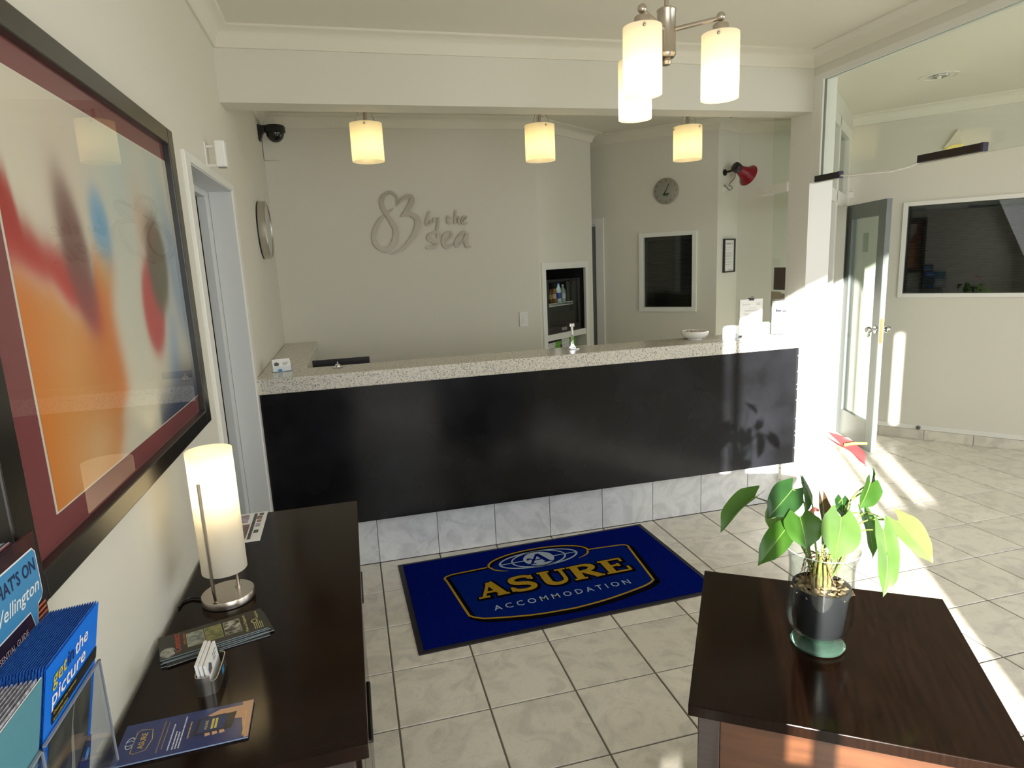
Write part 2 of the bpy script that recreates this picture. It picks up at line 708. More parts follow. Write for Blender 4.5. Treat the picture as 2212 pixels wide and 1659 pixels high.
box(b, -0.03, 0.05, -0.015, 0.0, 0, 2.01)
box(b, -0.93, -0.85, -0.015, 0.0, 0, 2.01)
box(b, -0.85, -0.03, -0.015, 0.0, 1.95, 2.01)
struct('architrave', b, M_trim, dr, bev=0.003)

# short wall beside it and the wall that runs to the far corner
b = NB()
box(b, 0.0, 0.366, 0.0, 0.12, 0, ZC)
struct('wall_short', b, M_wall, loc=(3.444, 1.39, 0), rotz=math.radians(30))
L3 = math.hypot(4.64 - 3.761, 1.27 - 1.573)
b = NB()
box(b, 0.0, L3, 0.0, 0.12, 0, ZC)
struct('wall_far', b, M_wall, loc=(3.761, 1.573, 0), rotz=math.atan2(1.27 - 1.573, 4.64 - 3.761))

# window wall on the right (turned -52 degrees)
RA = math.radians(-52)
RW = (4.64, 1.28, 0.0)
rw = struct_root('wall_right', RW, RA)
# along-wall positions measured from the far corner
RS0, RS1, RZ0, RZ1 = 0.448, 1.60, 1.245, 1.953
b = NB()
box(b, -0.05, RS0, 0, 0.14, 0, ZC)
box(b, RS1, 3.0, 0, 0.14, 0, ZC)
box(b, RS0, RS1, 0, 0.14, 0, RZ0)
box(b, RS0, RS1, 0, 0.14, RZ1, ZC)
struct('wall_face', b, M_wall, rw)
b = NB()
box(b, -0.02, 2.9, -0.012, 0, 0.086, 0.127)
struct('skirting', b, M_trim, rw, bev=0.002)
# skirting of cut tiles
me_sk = None
for k in range(9):
    s0 = -0.02 + 0.342 * (k - 1) + 0.345
    if me_sk is None:
        b = NB()
        box(b, 0.002, 0.340, -0.010, 0, 0.0, 0.084)
        o = struct('skirting_tile', b, M_tile, rw, bev=0.002)
        me_sk = o
    else:
        o = me_sk.copy()
        COL.objects.link(o)
    o.location = (s0 - 0.345 + 0.02, 0, 0)
# small round door stop and a stain of a fixing on the skirting
stp = thing('door_stop', 'small grey round door stop on the white skirting below the wide window', 'door stop', RW, RA)
P = Vector((0, 0, 0))
b = NB()
cyl(b, 0, 0, 0, 0.012, 0.017, 20)
b.transform(Matrix.Translation((0.640, -0.012, 0.105)) @ Matrix.Rotation(PI / 2, 4, 'X'))
obj('base', b, mat('grey_rubber', (0.22, 0.21, 0.20), 0.6), stp, True)
b = NB()
cyl(b, 0, 0, 0.012, 0.03, 0.010, 16)
b.transform(Matrix.Translation((0.640, -0.012, 0.105)) @ Matrix.Rotation(PI / 2, 4, 'X'))
obj('bumper', b, mat('dark_rubber', (0.09, 0.09, 0.09), 0.7), stp, True)

# far right side wall and entrance wall, openings shaped to throw the sun patches
b = NB()
for y0, y1, z0, z1 in ((YF, -3.55, 0, ZC), (-1.55, -0.6, 0, ZC), (-3.55, -1.55, 0, 0.9), (-3.55, -1.55, 2.4, ZC)):  # window gap made up for the right-hand fill lamp
    box(b, 6.4, 6.5, y0, y1, z0, z1)
struct('wall_side', b, M_wall)


def rake(x):
    return 1.975 + 0.36 * x  # sloped head gives the sunlight its slanting upper edge


b = NB()
OPEN = [(-0.03, 0.06, 0.12, 0.50, 0), (0.30, 0.37, 0.92, 0, 1), (0.41, 1.445, 0.0, 0, 1), (1.47, 1.63, 0.815, 0, 1),
        (1.70, 1.87, 0.815, 0, 1), (2.04, 2.10, 1.22, 2.01, 0), (2.95, 5.75, 0.9, 2.4, 0)]  # the last, wide one is made up for the front fill lamp
x = XW - 0.09
for x0, x1, z0, z1, r in OPEN:
    prism(b, ((x, 0), (x0, 0), (x0, ZC), (x, ZC)), 0, 0.03)
    if z0 > 0:
        prism(b, ((x0, 0), (x1, 0), (x1, z0), (x0, z0)), 0, 0.03)
    t0, t1 = (rake(x0), rake(x1)) if r else (z1, z1)
    prism(b, ((x0, t0), (x1, t1), (x1, ZC), (x0, ZC)), 0, 0.03)
    x = x1
prism(b, ((x, 0), (6.5, 0), (6.5, ZC), (x, ZC)), 0, 0.03)
b.transform(Matrix(((1, 0, 0, 0), (0, 0, -1, YF), (0, 1, 0, 0), (0, 0, 0, 1))))
struct('wall_entrance', b, M_wall)
# unseen block added to keep the sun out of the wide front opening
b = NB()
box(b, 1.12, 6.5, -7.6, -7.0, 0, 3.6)
struct('wall_sun_block', b, mat('sun_block_grey', (0.45, 0.44, 0.42), 0.9))
b = NB()
box(b, -12, 12, -22, YF - 0.03, -0.12, -0.03)
struct('ground', b, mat('outside_paving', (0.30, 0.29, 0.27), 0.9, bump=0.3, bscale=30))

# ---- cornices (cove moulding) swept along the wall heads
COVE = [(0.0, 2.640), (0.012, 2.640), (0.016, 2.652)] + \
       [(0.016 + 0.058 * (1 - math.cos(a)), 2.652 + 0.056 * math.sin(a)) for a in (0.35, 0.7, 1.05, 1.35, PI / 2)] + [(0.080, 2.712), (0.080, 2.72)]


def cornice(name, path):
    bm = NB()
    pv = [Vector(p) for p in path]
    rows = []
    for i, p in enumerate(pv):
        ds = []
        if i > 0:
            ds.append((pv[i] - pv[i - 1]).normalized())
        if i < len(pv) - 1:
            ds.append((pv[i + 1] - pv[i]).normalized())
        ns = [Vector((d.y, -d.x)) for d in ds]
        n = sum(ns, Vector((0, 0)))
        n.normalize()
        n = n / max(0.3, n.dot(ns[0]))
        rows.append([bm.verts.new((p.x + n.x * o, p.y + n.y * o, z)) for o, z in COVE])
    for i in range(len(rows) - 1):
        for k in range(len(COVE) - 1):
            bm.faces.new((rows[i][k], rows[i + 1][k], rows[i + 1][k + 1], rows[i][k + 1]))
    return struct(name, bm, M_ceil, smooth=True)


EX, EY = FW[0] + 0.85 * cosd(37), FW[1] + 0.85 * sind(37)
RX, RY = EX - 1.44 * sind(37), EY + 1.44 * cosd(37)
cornice('trim_1', [(XW, YF), (XW, -0.17), (3.06, -0.17), (3.06, YF)])
cornice('trim_2', [(3.06, -0.02), (XW, -0.02)])
cornice('trim_3', [(XW, -0.02), (XW, 1.475), (1.88, 1.475), (EX, EY), (RX, RY)])
cornice('trim_4', [(1.69, 3.14), (3.444, 1.39), (3.761, 1.573), (4.64, 1.28), (6.4, 1.28 - 1.76 * math.tan(math.radians(52)))])

# ---- door in the left wall: reveal, architrave, leaf
d1 = struct_root('door_1', (XW, 0, 0))
b = NB()
box(b, -0.012, 0.012, DY0 - 0.072, DY0, 0, DZ + 0.03)
box(b, -0.012, 0.012, DY1, DY1 + 0.065, 0, DZ + 0.03)
box(b, -0.012, 0.012, DY0, DY1, DZ, DZ + 0.03)
struct('architrave', b, M_trim, d1, bev=0.003)
b = NB()
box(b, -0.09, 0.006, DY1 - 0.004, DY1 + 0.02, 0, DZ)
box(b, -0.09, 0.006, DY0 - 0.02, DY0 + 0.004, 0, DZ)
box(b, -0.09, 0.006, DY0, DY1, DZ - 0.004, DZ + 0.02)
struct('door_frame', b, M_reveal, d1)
b = NB()
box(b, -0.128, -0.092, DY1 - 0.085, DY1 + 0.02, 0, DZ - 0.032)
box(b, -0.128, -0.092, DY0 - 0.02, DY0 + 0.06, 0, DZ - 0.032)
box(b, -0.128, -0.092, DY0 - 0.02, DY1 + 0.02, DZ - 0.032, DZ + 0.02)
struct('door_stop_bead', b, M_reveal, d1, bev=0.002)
b = NB()
box(b, -0.185, -0.145, DY0, DY1, 0.0, DZ)
struct('door_leaf', b, mat('dark_grey_door', (0.12, 0.125, 0.13), 0.5, c2=(0.17, 0.175, 0.18), nscale=5), d1)
b = NB()
for z in (0.28, 0.30, 0.52, 1.55, 1.62):
    box(b, -0.144, -0.140, DY1 - 0.19, DY1 - 0.165, z, z + 0.014)
struct('latch_mark', b, mat('rust_brown', (0.10, 0.045, 0.03), 0.7), d1)

# ---- partition at the right: column, header, hanging glass
b = NB()
box(b, 3.06, 3.22, -0.17, -0.02, 0, ZC)
struct('trim_5', b, M_trim, bev=0.002)                      # the white column
b = NB()
box(b, 3.06, 3.20, YF, -0.17, 2.600, ZC)
struct('wall_partition_head', b, M_wall)
pt = struct_root('window_3', (3.06, 0, 0))
b = NB()
box(b, 0.0, 0.012, YF, -0.17, 2.567, 2.60)
box(b, 0.028, 0.05, YF, -0.17, 2.567, 2.60)
box(b, 0.012, 0.028, YF, -0.17, 2.572, 2.60)
box(b, 0.0, 0.012, -0.244, -0.17, 2.02, 2.567)
box(b, 0.028, 0.05, -0.244, -0.17, 2.02, 2.567)
struct('glazing_frame', b, M_trim, pt)
b = NB()
box(b, 0.016, 0.024, YF + 0.05, -0.18, 2.015, 2.575)
struct('hanging_pane', b, M_pane, pt)

# glazed wing at the end of the counter, behind the column
gw = struct_root('window_4', (3.06, 0, 0))
b = NB()
box(b, 0.0, 0.06, -0.02, 0.012, 1.128, 2.70)
struct('post', b, M_trim, gw, bev=0.002)
b = NB()
box(b, -0.012, 0.045, 0.012, 0.295, 1.998, 2.052)
struct('transom', b, M_trim, gw, bev=0.003)
b = NB()
box(b, 0.012, 0.020, 0.012, 0.187, 2.052, 2.70)
struct('upper_pane', b, M_pane, gw)
b = NB()
box(b, 0.012, 0.020, 0.012, 0.165, 1.129, 1.998)
struct('lower_pane', b, M_pane, gw)
b = NB()
box(b, 0.005, 0.012, 0.02, 0.128, 1.398, 1.539)
struct('notice', b, mat('brown_poster', (0.075, 0.055, 0.045), 0.6), gw)
b = NB()
box(b, 0.006, 0.012, 0.06, 0.150, 1.292, 1.385)
struct('notice', b, mat('tan_card', (0.36, 0.31, 0.22), 0.6), gw)
b = NB()
box(b, 0.006, 0.012, 0.02, 0.05, 1.32, 1.375)
struct('notice', b, mat('buff_card', (0.30, 0.25, 0.19), 0.6), gw)

# frame wall between office and hall, seen almost edge-on: posts, rails, panes
FRA = math.atan2(1.27 + 0.02, 4.64 - 3.22)
FRL = math.hypot(1.27 + 0.02, 4.64 - 3.22)
fr = struct_root('window_5', (3.22, -0.02, 0), FRA)
b = NB()
for s in (0.0, 1.10):
    box(b, s, s + 0.06, 0, 0.09, 0, 2.60)
box(b, FRL - 0.12, FRL, 0, 0.09, 0, 2.60)
box(b, 0.06, FRL - 0.12, 0, 0.09, 1.985, 2.075)
box(b, 0.06, FRL - 0.12, 0, 0.09, 2.52, 2.60)
box(b, 0.06, 1.10, 0, 0.09, 0.0, 0.12)
struct('frame', b, M_trim, fr, bev=0.003)
b = NB()
box(b, 0.06, 1.10, 0.04, 0.048, 2.075, 2.52)
box(b, 1.16, FRL - 0.12, 0.04, 0.048, 2.075, 2.52)
struct('transom_pane', b, M_pane, fr)
b = NB()
box(b, 0.06, 1.10, 0.04, 0.048, 0.12, 1.985)
struct('side_pane', b, M_pane, fr)
b = NB()
box(b, 0, FRL, 0, 0.09, 2.60, ZC)
struct('wall_head', b, M_wall, fr)

# open glazed door at the right, hinged near the far corner
DH = Vector((4.600, 1.235, 0))
DF = Vector((4.367, 0.590, 0))
DAng = math.atan2(DF.y - DH.y, DF.x - DH.x)       # local X runs from the hinge to the free edge
DL = (DF - DH).length
d3 = struct_root('door_3', DH, DAng)
M_doorgrey = mat('blue_grey_door_paint', (0.155, 0.175, 0.17), 0.35)
b = NB()
box(b, 0.0, 0.095, 0, 0.04, 0.008, 1.992)
box(b, DL - 0.115, DL, 0, 0.04, 0.008, 1.992)
box(b, 0.095, DL - 0.115, 0, 0.04, 1.875, 1.992)
box(b, 0.095, DL - 0.115, 0, 0.04, 0.008, 0.235)
struct('door_leaf', b, M_doorgrey, d3, bev=0.002)
b = NB()
box(b, 0.095, DL - 0.115, 0.017, 0.023, 0.235, 1.875)
struct('door_pane', b, pane_mat('door_glass', (0.80, 0.86, 0.82), 1.3), d3)
b = NB()
box(b, 0.27, 0.37, 0.0245, 0.0255, 1.60, 1.755)
struct('paper_notice', b, M_paper, d3)
for sgn, y in ((-1, 0.0), (1, 0.04)):
    b = NB()
    cyl(b, 0, 0, 0, 0.006, 0.030, 20)
    cyl(b, 0, 0, 0.006, 0.035, 0.011, 14)
    ball(b, (0, 0, 0.052), 0.027, 18)
    b.transform(Matrix.Translation((DL - 0.055, y, 1.0)) @ Matrix.Rotation(-sgn * PI / 2, 4, 'X'))
    struct('door_knob', b, M_chrome, d3, smooth=True)
b = NB()
box(b, DL, DL + 0.0015, 0.009, 0.031, 0.90, 1.09)
struct('latch_plate', b, mat('brass_plate', (0.60, 0.42, 0.20), 0.3, 1.0), d3)
b = NB()
for z in (0.22, 1.72):
    box(b, -0.006, 0.0, 0.005, 0.035, z, z + 0.1)
struct('hinge', b, M_steel, d3)

# ---- the two venetian-blind windows
M_slat = mat('blind_slat_grey', (0.22, 0.215, 0.18), 0.5)
M_dark = mat('unlit_space_dark', (0.02, 0.02, 0.02), 0.9)  # near-black sheet colour stands in for the unlit space behind the blinds


def blind_window(name, loc, rot, s0, s1, z0, z1, fr_w, n):
    w = struct_root(name, loc, rot)
    bm = NB()
    box(bm, s0 - fr_w, s0, -0.018, 0.012, z0 - fr_w, z1 + fr_w)
    box(bm, s1, s1 + fr_w, -0.018, 0.012, z0 - fr_w, z1 + fr_w)
    box(bm, s0, s1, -0.018, 0.012, z1, z1 + fr_w)
    box(bm, s0, s1, -0.018, 0.012, z0 - fr_w, z0)
    struct('window_frame', bm, M_trim, w, bev=0.003)
    bm = NB()
    box(bm, s0, s1, 0.030, 0.036, z0, z1)
    struct('pane', bm, M_darkpane, w)
    bm = NB()
    box(bm, s0 - 0.02, s1 + 0.02, 0.135, 0.15, z0 - 0.02, z1 + 0.02)
    struct('dark_backing', bm, M_dark, w)
    bm = NB()
    box(bm, s0 + 0.004, s1 - 0.004, 0.055, 0.085, z1 - 0.03, z1 - 0.002)
    struct('head_rail', bm, M_slat, w)
    first = None
    for k in range(n):
        z = z0 + 0.012 + (z1 - 0.04 - z0) * k / (n - 1)
        if first is None:
            bm = NB()
            prism(bm, ((0.057, -0.006), (0.070, 0.0012), (0.083, 0.006), (0.083, 0.007), (0.070, 0.0022), (0.057, -0.005)), s0 + 0.006, s1 - 0.006)
            bm.transform(Matrix(((0, 0, 1, 0), (1, 0, 0, 0), (0, 1, 0, 0), (0, 0, 0, 1))))
            first = struct('slat', bm, M_slat, w)
            o = first
        else:
            o = first.copy()
            COL.objects.link(o)
        o.location = (0, 0, z)
    bm = NB()
    for s in (s0 + 0.12 * (s1 - s0), s0 + 0.5 * (s1 - s0), s0 + 0.88 * (s1 - s0)):
        box(bm, s - 0.001, s + 0.001, 0.054, 0.056, z0 + 0.01, z1 - 0.02)
    struct('ladder_cord', bm, M_slat, w)
    return w


blind_window('window_1', RW, RA, RS0, RS1, RZ0, RZ1, 0.034, 34)
blind_window('window_2', CW, math.radians(-45), WS0, WS1, WZ0, WZ1, 0.04, 30)

# ---- floor: grout bed, then every tile of it
b = NB()
box(b, XW - 0.3, 6.5, YF - 0.03, 3.5, -0.12, -0.004)
fl = struct('floor', b, M_grout)
T0, TP = 0.4429, 0.34
G = 0.0034


def tile_mesh(bm, x0, x1, y0, y1):
    c = 0.0018
    v = [bm.verts.new(p) for p in ((x0, y0, -0.004), (x1, y0, -0.004), (x1, y1, -0.004), (x0, y1, -0.004),
                                   (x0, y0, -c), (x1, y0, -c), (x1, y1, -c), (x0, y1, -c),
                                   (x0 + c, y0 + c, 0), (x1 - c, y0 + c, 0), (x1 - c, y1 - c, 0), (x0 + c, y1 - c, 0))]
    for k in range(4):
        j = (k + 1) % 4
        bm.faces.new((v[k], v[j], v[4 + j], v[4 + k]))
        bm.faces.new((v[4 + k], v[4 + j], v[8 + j], v[8 + k]))
    bm.faces.new((v[8], v[9], v[10], v[11]))


full = None
rest = NB()
ntile = 0
for r in range(-4, 12):                       # rows towards the camera are positive
    for c in range(-2, 17):
        x0, x1 = T0 + c * TP, T0 + (c + 1) * TP
        y1, y0 = -r * TP, -(r + 1) * TP
        if x1 <= XW + 0.02 or x0 > 6.4:
            continue
        if r < 0 and (x0 < 3.0 or y1 > 1.28 - (x0 - 4.64) * math.tan(math.radians(52)) + 0.45):
            continue
        x0 = max(x0, XW)
        if r > 6 or (r > 4 and c > 9) or c > 14:
            tile_mesh(rest, x0 + G, x1 - G, y0 + G, y1 - G)
            continue
        if x1 - x0 < TP - 0.01:
            bm = NB()
            tile_mesh(bm, x0 - x1 + TP / 2 + G, TP / 2 - G, -TP / 2 + G, TP / 2 - G)
            o = struct('tile', bm, M_tile, fl)
        elif full is None:
            bm = NB()
            tile_mesh(bm, -TP / 2 + G, TP / 2 - G, -TP / 2 + G, TP / 2 - G)
            full = struct('tile', bm, M_tile, fl)
            o = full
        else:
            o = full.copy()
            COL.objects.link(o)
        o.location = (x1 - TP / 2, (y0 + y1) / 2, 0)
        ntile += 1
for o in (struct('tile_field', rest, M_tile, fl),):
    o['kind'] = 'stuff'


# ------------------------------------------------------------------ reception counter
ct = thing('reception_counter', 'long reception counter with speckled granite top, black front panel and pale tiled plinth', 'counter', (0, 0, 0))
b = NB()
prism(b, ((XW + 0.001, -0.165), (3.058, -0.165), (3.058, 0.125), (0.150, 0.125), (0.150, 1.473), (XW + 0.001, 1.473)), 1.054, 1.132)
obj('granite_top', b, M_granite, ct, bev=0.006)
b = NB()
box(b, XW + 0.002, 3.057, -0.145, -0.115, 0.315, 1.0535)
obj('front_panel', b, M_black_panel, ct, bev=0.002)
b = NB()
box(b, XW + 0.002, 3.057, 0.010, 0.10, 0.0, 1.0535)
box(b, XW + 0.002, 3.057, -0.115, 0.010, 0.40, 1.0535)
box(b, XW + 0.002, 0.12, 0.10, 1.473, 0.0, 1.0535)
obj('carcass', b, mat('cream_carcass', (0.45, 0.43, 0.38), 0.6), ct)
kt = None
for c in range(-2, 9):
    x0, x1 = max(T0 + c * TP, XW + 0.002), min(T0 + (c + 1) * TP, 3.057)
    if x1 - x0 < 0.02:
        continue
    bm = NB()
    w2 = (x1 - x0) / 2 - 0.0018
    box(bm, -w2, w2, 0, 0.010, 0.002, 0.40)
    o = obj('plinth_tile', bm, M_kick, ct, bev=0.0015)
    o.location = ((x0 + x1) / 2, 0, 0)
b = NB()
for z in (1.0, 0.90, 0.82, 0.79, 0.72, 0.60, 0.52, 0.49, 0.41):
    box(b, 3.0505, 3.0545, -0.1456, -0.145, z, z + 0.006)
obj('edge_chip', b, M_white, ct)['kind'] = 'stuff'

# low desk with a monitor behind the counter
dk = thing('back_desk', 'low pale desk top behind the granite counter', 'desk', (0.9, 0.42, 0))
b = NB()
box(b, -0.75, 0.75, -0.28, 0.28, 0.70, 0.73)
obj('desktop', b, mat('pale_laminate', (0.55, 0.53, 0.47), 0.5), dk, bev=0.003)
for sx in (-0.72, 0.69):
    b = NB()
    box(b, sx, sx + 0.03, -0.25, 0.25, 0, 0.70)
    obj('leg_panel', b, mat('pale_laminate', (0.55, 0.53, 0.47), 0.5), dk)
mo = thing('computer_monitor', 'black monitor edge just showing behind the inner corner of the counter', 'monitor', (0.33, 0.30, 0.73))
b = NB()
box(b, -0.16, 0.16, -0.01, 0.01, 0.08, 0.415)
obj('screen', b, M_black, mo, bev=0.004)
b = NB()
box(b, -0.02, 0.02, 0.01, 0.03, 0.0, 0.2)
obj('stem', b, M_black, mo)
b = NB()
box(b, -0.09, 0.09, -0.07, 0.08, 0.0, 0.012)
obj('foot', b, M_black, mo, bev=0.003)

# ------------------------------------------------------------------ things on the counter
CT = 1.132
# card holder at the left end
ch = thing('card_holder', 'clear card holder on the left corner of the granite counter, filled with white cards', 'card holder', (0.030, 0.055, CT), math.radians(12))
b = NB()
box(b, -0.05, 0.05, -0.022, 0.022, 0, 0.004)
box(b, -0.05, 0.05, -0.024, -0.021, 0.0, 0.030)
box(b, -0.05, 0.05, 0.018, 0.021, 0.0, 0.040)
box(b, -0.052, -0.049, -0.024, 0.021, 0.0, 0.034)
box(b, 0.049, 0.052, -0.024, 0.021, 0.0, 0.034)
obj('tray', b, M_acrylic, ch)
b = NB()
box(b, -0.02, -0.002, -0.0252, -0.0242, 0.006, 0.018)
obj('sticker', b, mat('sky_blue_print', (0.03, 0.25, 0.55), 0.5), ch)
for k, (lab, gy, gz, rz) in enumerate((('front white business card with a dark crest, in the holder on the counter', -0.013, 0.008, 0.0),
                                       ('rear white business card, standing askew in the holder on the counter', 0.006, 0.016, 0.06))):
    cd = thing('business_card', lab, 'card', (0.030 - gy * 0.2, 0.055 + gy, CT + gz - 0.004), math.radians(12) + rz, 'business cards on the counter')
    b = NB()
    box(b, -0.045, 0.045, -0.004, 0.004, 0.0, 0.055)
    b.transform(Matrix.Rotation(math.radians(-14), 4, 'X') @ Matrix.Translation((0, 0, 0.0)))
    obj('card', b, M_card, cd)
    if k == 0:
        b = NB()
        poly(b, ((-0.038, 0.043), (-0.026, 0.050), (-0.012, 0.043), (-0.015, 0.030), (-0.036, 0.030)), 0.0045)
        for q in range(3):
            rect(b, 0.005, 0.036 - 0.006 * q, 0.044 - 0.006 * q, 0.046 - 0.006 * q, 0.0045)
        stand(b)
        b.transform(Matrix.Rotation(math.radians(-14), 4, 'X'))
        obj('print', b, M_ink, cd)

# service bell
bl = thing('service_bell', 'small chrome service bell on the counter top, left of the chrome stand', 'bell', (0.315, 0.045, CT))
b = NB()
lathe(b, [(0, 0), (0.024, 0), (0.026, 0.003), (0.024, 0.006), (0, 0.006)], 28)
obj('base', b, M_chrome, bl, True)
b = NB()
lathe(b, [(0.0, 0.022), (0.006, 0.0215), (0.011, 0.018), (0.015, 0.012), (0.016, 0.006)], 28)
obj('dome', b, M_chrome, bl, True)
b = NB()
cyl(b, 0, 0, 0.021, 0.027, 0.002, 10)
ball(b, (0, 0, 0.028), 0.004, 10)
obj('button', b, M_chrome, bl, True)

# chrome stand
sn = thing('sign_stand', 'slim chrome stand with a flat foot on the counter in front of the fridge alcove', 'stand', (1.645, 0.030, CT), math.radians(8))
b = NB()
prism(b, ((-0.028, -0.028), (0.032, -0.028), (0.024, 0.02), (-0.020, 0.02)), 0.0, 0.006)
obj('foot', b, M_chrome, sn, bev=0.002)
b = NB()
prism(b, ((-0.026, 0.006), (0.026, 0.006), (0.012, 0.024), (0.008, 0.045), (-0.008, 0.045), (-0.012, 0.024)), -0.004, 0.006)
b.transform(Matrix(((1, 0, 0, 0), (0, 0, 1, 0), (0, 1, 0, 0), (0, 0, 0, 1))))
obj('flared_base', b, M_chrome, sn, bev=0.002)
b = NB()
cyl(b, 0, 0, 0.04, 0.150, 0.0075, 16)
obj('post', b, M_chrome, sn, True)
b = NB()
box(b, -0.014, 0.014, -0.008, 0.008, 0.130, 0.150)
obj('clip', b, M_chrome, sn, bev=0.002)
b = NB()
box(b, -0.003, 0.003, -0.0082, -0.0068, 0.052, 0.085)
obj('slot', b, M_black, sn)

# bowl
bw = thing('white_bowl', 'white ceramic bowl on the right half of the counter', 'bowl', (2.443, 0.028, CT))
b = NB()
lathe(b, [(0, 0.0), (0.043, 0.0), (0.045, 0.006), (0.066, 0.014), (0.079, 0.028), (0.082, 0.046), (0.080, 0.052), (0.076, 0.051), (0.074, 0.032),
          (0.060, 0.018), (0.0, 0.012)], 40)
obj('body', b, mat('white_china', (0.80, 0.80, 0.77), 0.12), bw, True)
b = NB()
rnd = random.Random(3)
for k in range(26):
    a, r = rnd.random() * 6.28, rnd.random() ** 0.5 * 0.062
    ball(b, (r * math.cos(a), r * math.sin(a), 0.042 + 0.006 * rnd.random()), 0.010, 8, 0.6)
o = obj('wrapped_sweets', b, mat('sweet_wrappers', (0.30, 0.20, 0.12), 0.35, c2=(0.65, 0.60, 0.52), nscale=60), bw, True)
o['kind'] = 'stuff'

# small white block of cards
bk = thing('white_card_block', 'small white block of cards at the front edge of the counter, beside the bowl', 'card block', (2.622, -0.075, CT), math.radians(4))
b = NB()
for k in range(8):
    dx = 0.0008 * ((k * 7) % 3 - 1)
    box(b, -0.043 + dx, 0.043 + dx, -0.020 + 0.005 * k, -0.0155 + 0.005 * k, 0.0, 0.080 - 0.001 * (k % 2))
obj('cards', b, M_card, bk)
b = NB()
box(b, -0.046, 0.046, -0.024, -0.0205, 0.0, 0.03)
box(b, -0.046, 0.046, 0.020, 0.0235, 0.0, 0.05)
box(b, -0.046, 0.046, -0.024, 0.0235, -0.0, 0.002)
obj('holder', b, M_acrylic, bk)
pn = thing('counter_pen', 'thin pen standing in its base beside the white card block', 'pen', (2.705, -0.04, CT))
b = NB()
cyl(b, 0, 0, 0.0, 0.012, 0.018, 20)
obj('base', b, M_black, pn, True)
b = NB()
tube(b, [(0, 0, 0.01), (0.004, 0, 0.05)], 0.003, 8)
obj('barrel', b, M_white, pn, True)

# printed sheet on a stand with a bulldog clip
ps = thing('notice_stand', 'white printed sheet on an upright stand with a black bulldog clip, on the counter', 'notice', (2.835, 0.032, CT), math.radians(-3))
b = NB()
box(b, -0.083, 0.083, 0.004, 0.008, 0.0, 0.215)
box(b, -0.083, 0.083, -0.05, 0.05, 0.0, 0.004)
obj('acrylic_back', b, M_acrylic, ps)
b = NB()
box(b, -0.078, 0.078, -0.004, 0.002, 0.004, 0.222)
obj('sheet', b, M_paper, ps)
b = NB()
text(b, 'By the Sea', -0.058, 0.186, 0.012, 0.05)
obj_b = b
for k, (y, x0, x1) in enumerate(((0.166, -0.02, 0.035), (0.152, -0.05, 0.058), (0.147, -0.04, 0.05), (0.134, -0.058, -0.02), (0.126, -0.045, 0.05),
                                 (0.119, -0.045, 0.042), (0.106, -0.055, -0.015), (0.098, -0.04, 0.05), (0.090, -0.04, 0.03), (0.076, -0.055, -0.01),
                                 (0.068, -0.04, 0.04), (0.054, -0.05, 0.05), (0.046, -0.05, 0.03))):
    rect(b, x0, x1, y, y + 0.0022)
rect(b, 0.035, 0.062, 0.186, 0.190)
rect(b, 0.035, 0.062, 0.194, 0.197)
for v in b.verts:
    v.co.z = 0.0044
stand(b)
obj('print', b, M_lightink, ps)
b = NB()
box(b, -0.015, 0.015, -0.010, 0.008, 0.214, 0.230)
tube(b, [(-0.006, -0.006, 0.228), (-0.006, -0.009, 0.240), (0.006, -0.009, 0.240), (0.006, -0.006, 0.228)], 0.0012, 6)
obj('bulldog_clip', b, M_black, ps)

# brochure rack with a photograph leaflet and a low white box next to it
lb = thing('white_leaflet_box', 'low white box lying against the notice stand at the right end of the counter', 'box', (2.975, 0.085, CT))
b = NB()
box(b, -0.045, 0.080, -0.03, 0.03, 0.0, 0.064)
obj('body', b, M_card, lb, bev=0.004)
b = NB()
box(b, -0.045, 0.080, -0.0315, -0.030, 0.044, 0.052)
obj('lid_edge', b, mat('off_white_card', (0.70, 0.70, 0.68), 0.6), lb)
br = thing('leaflet_rack', 'clear leaflet rack with a beach photograph leaflet at the column end of the counter', 'leaflet rack', (2.995, -0.045, CT), math.radians(-4))
b = NB()
box(b, -0.055, 0.055, 0.030, 0.034, 0.0, 0.215)
box(b, -0.055, 0.055, -0.02, -0.017, 0.0, 0.07)
box(b, -0.055, 0.055, -0.02, 0.034, 0.0, 0.003)
obj('acrylic_pocket', b, M_acrylic, br)
b = NB()
box(b, -0.050, 0.050, -0.012, 0.018, 0.004, 0.208)
obj('leaflets', b, M_card, br)
for nm, c, rs in (('harbour_print', (0.035, 0.035, 0.05), ((-0.046, -0.006, 0.140, 0.153), (-0.044, -0.036, 0.150, 0.163), (0.0, 0.03, 0.138, 0.148))),
                  ('sea_print', (0.20, 0.25, 0.45), ((-0.046, 0.046, 0.118, 0.134), (-0.005, 0.04, 0.078, 0.096))),
                  ('sand_print', (0.45, 0.37, 0.27), ((-0.046, 0.046, 0.104, 0.116),))):
    b = NB()
    for x0, x1, z0, z1 in rs:
        rect(b, x0, x1, z0, z1, 0.0125)
    stand(b)
    obj(nm, b, mat(nm, c, 0.5), br)

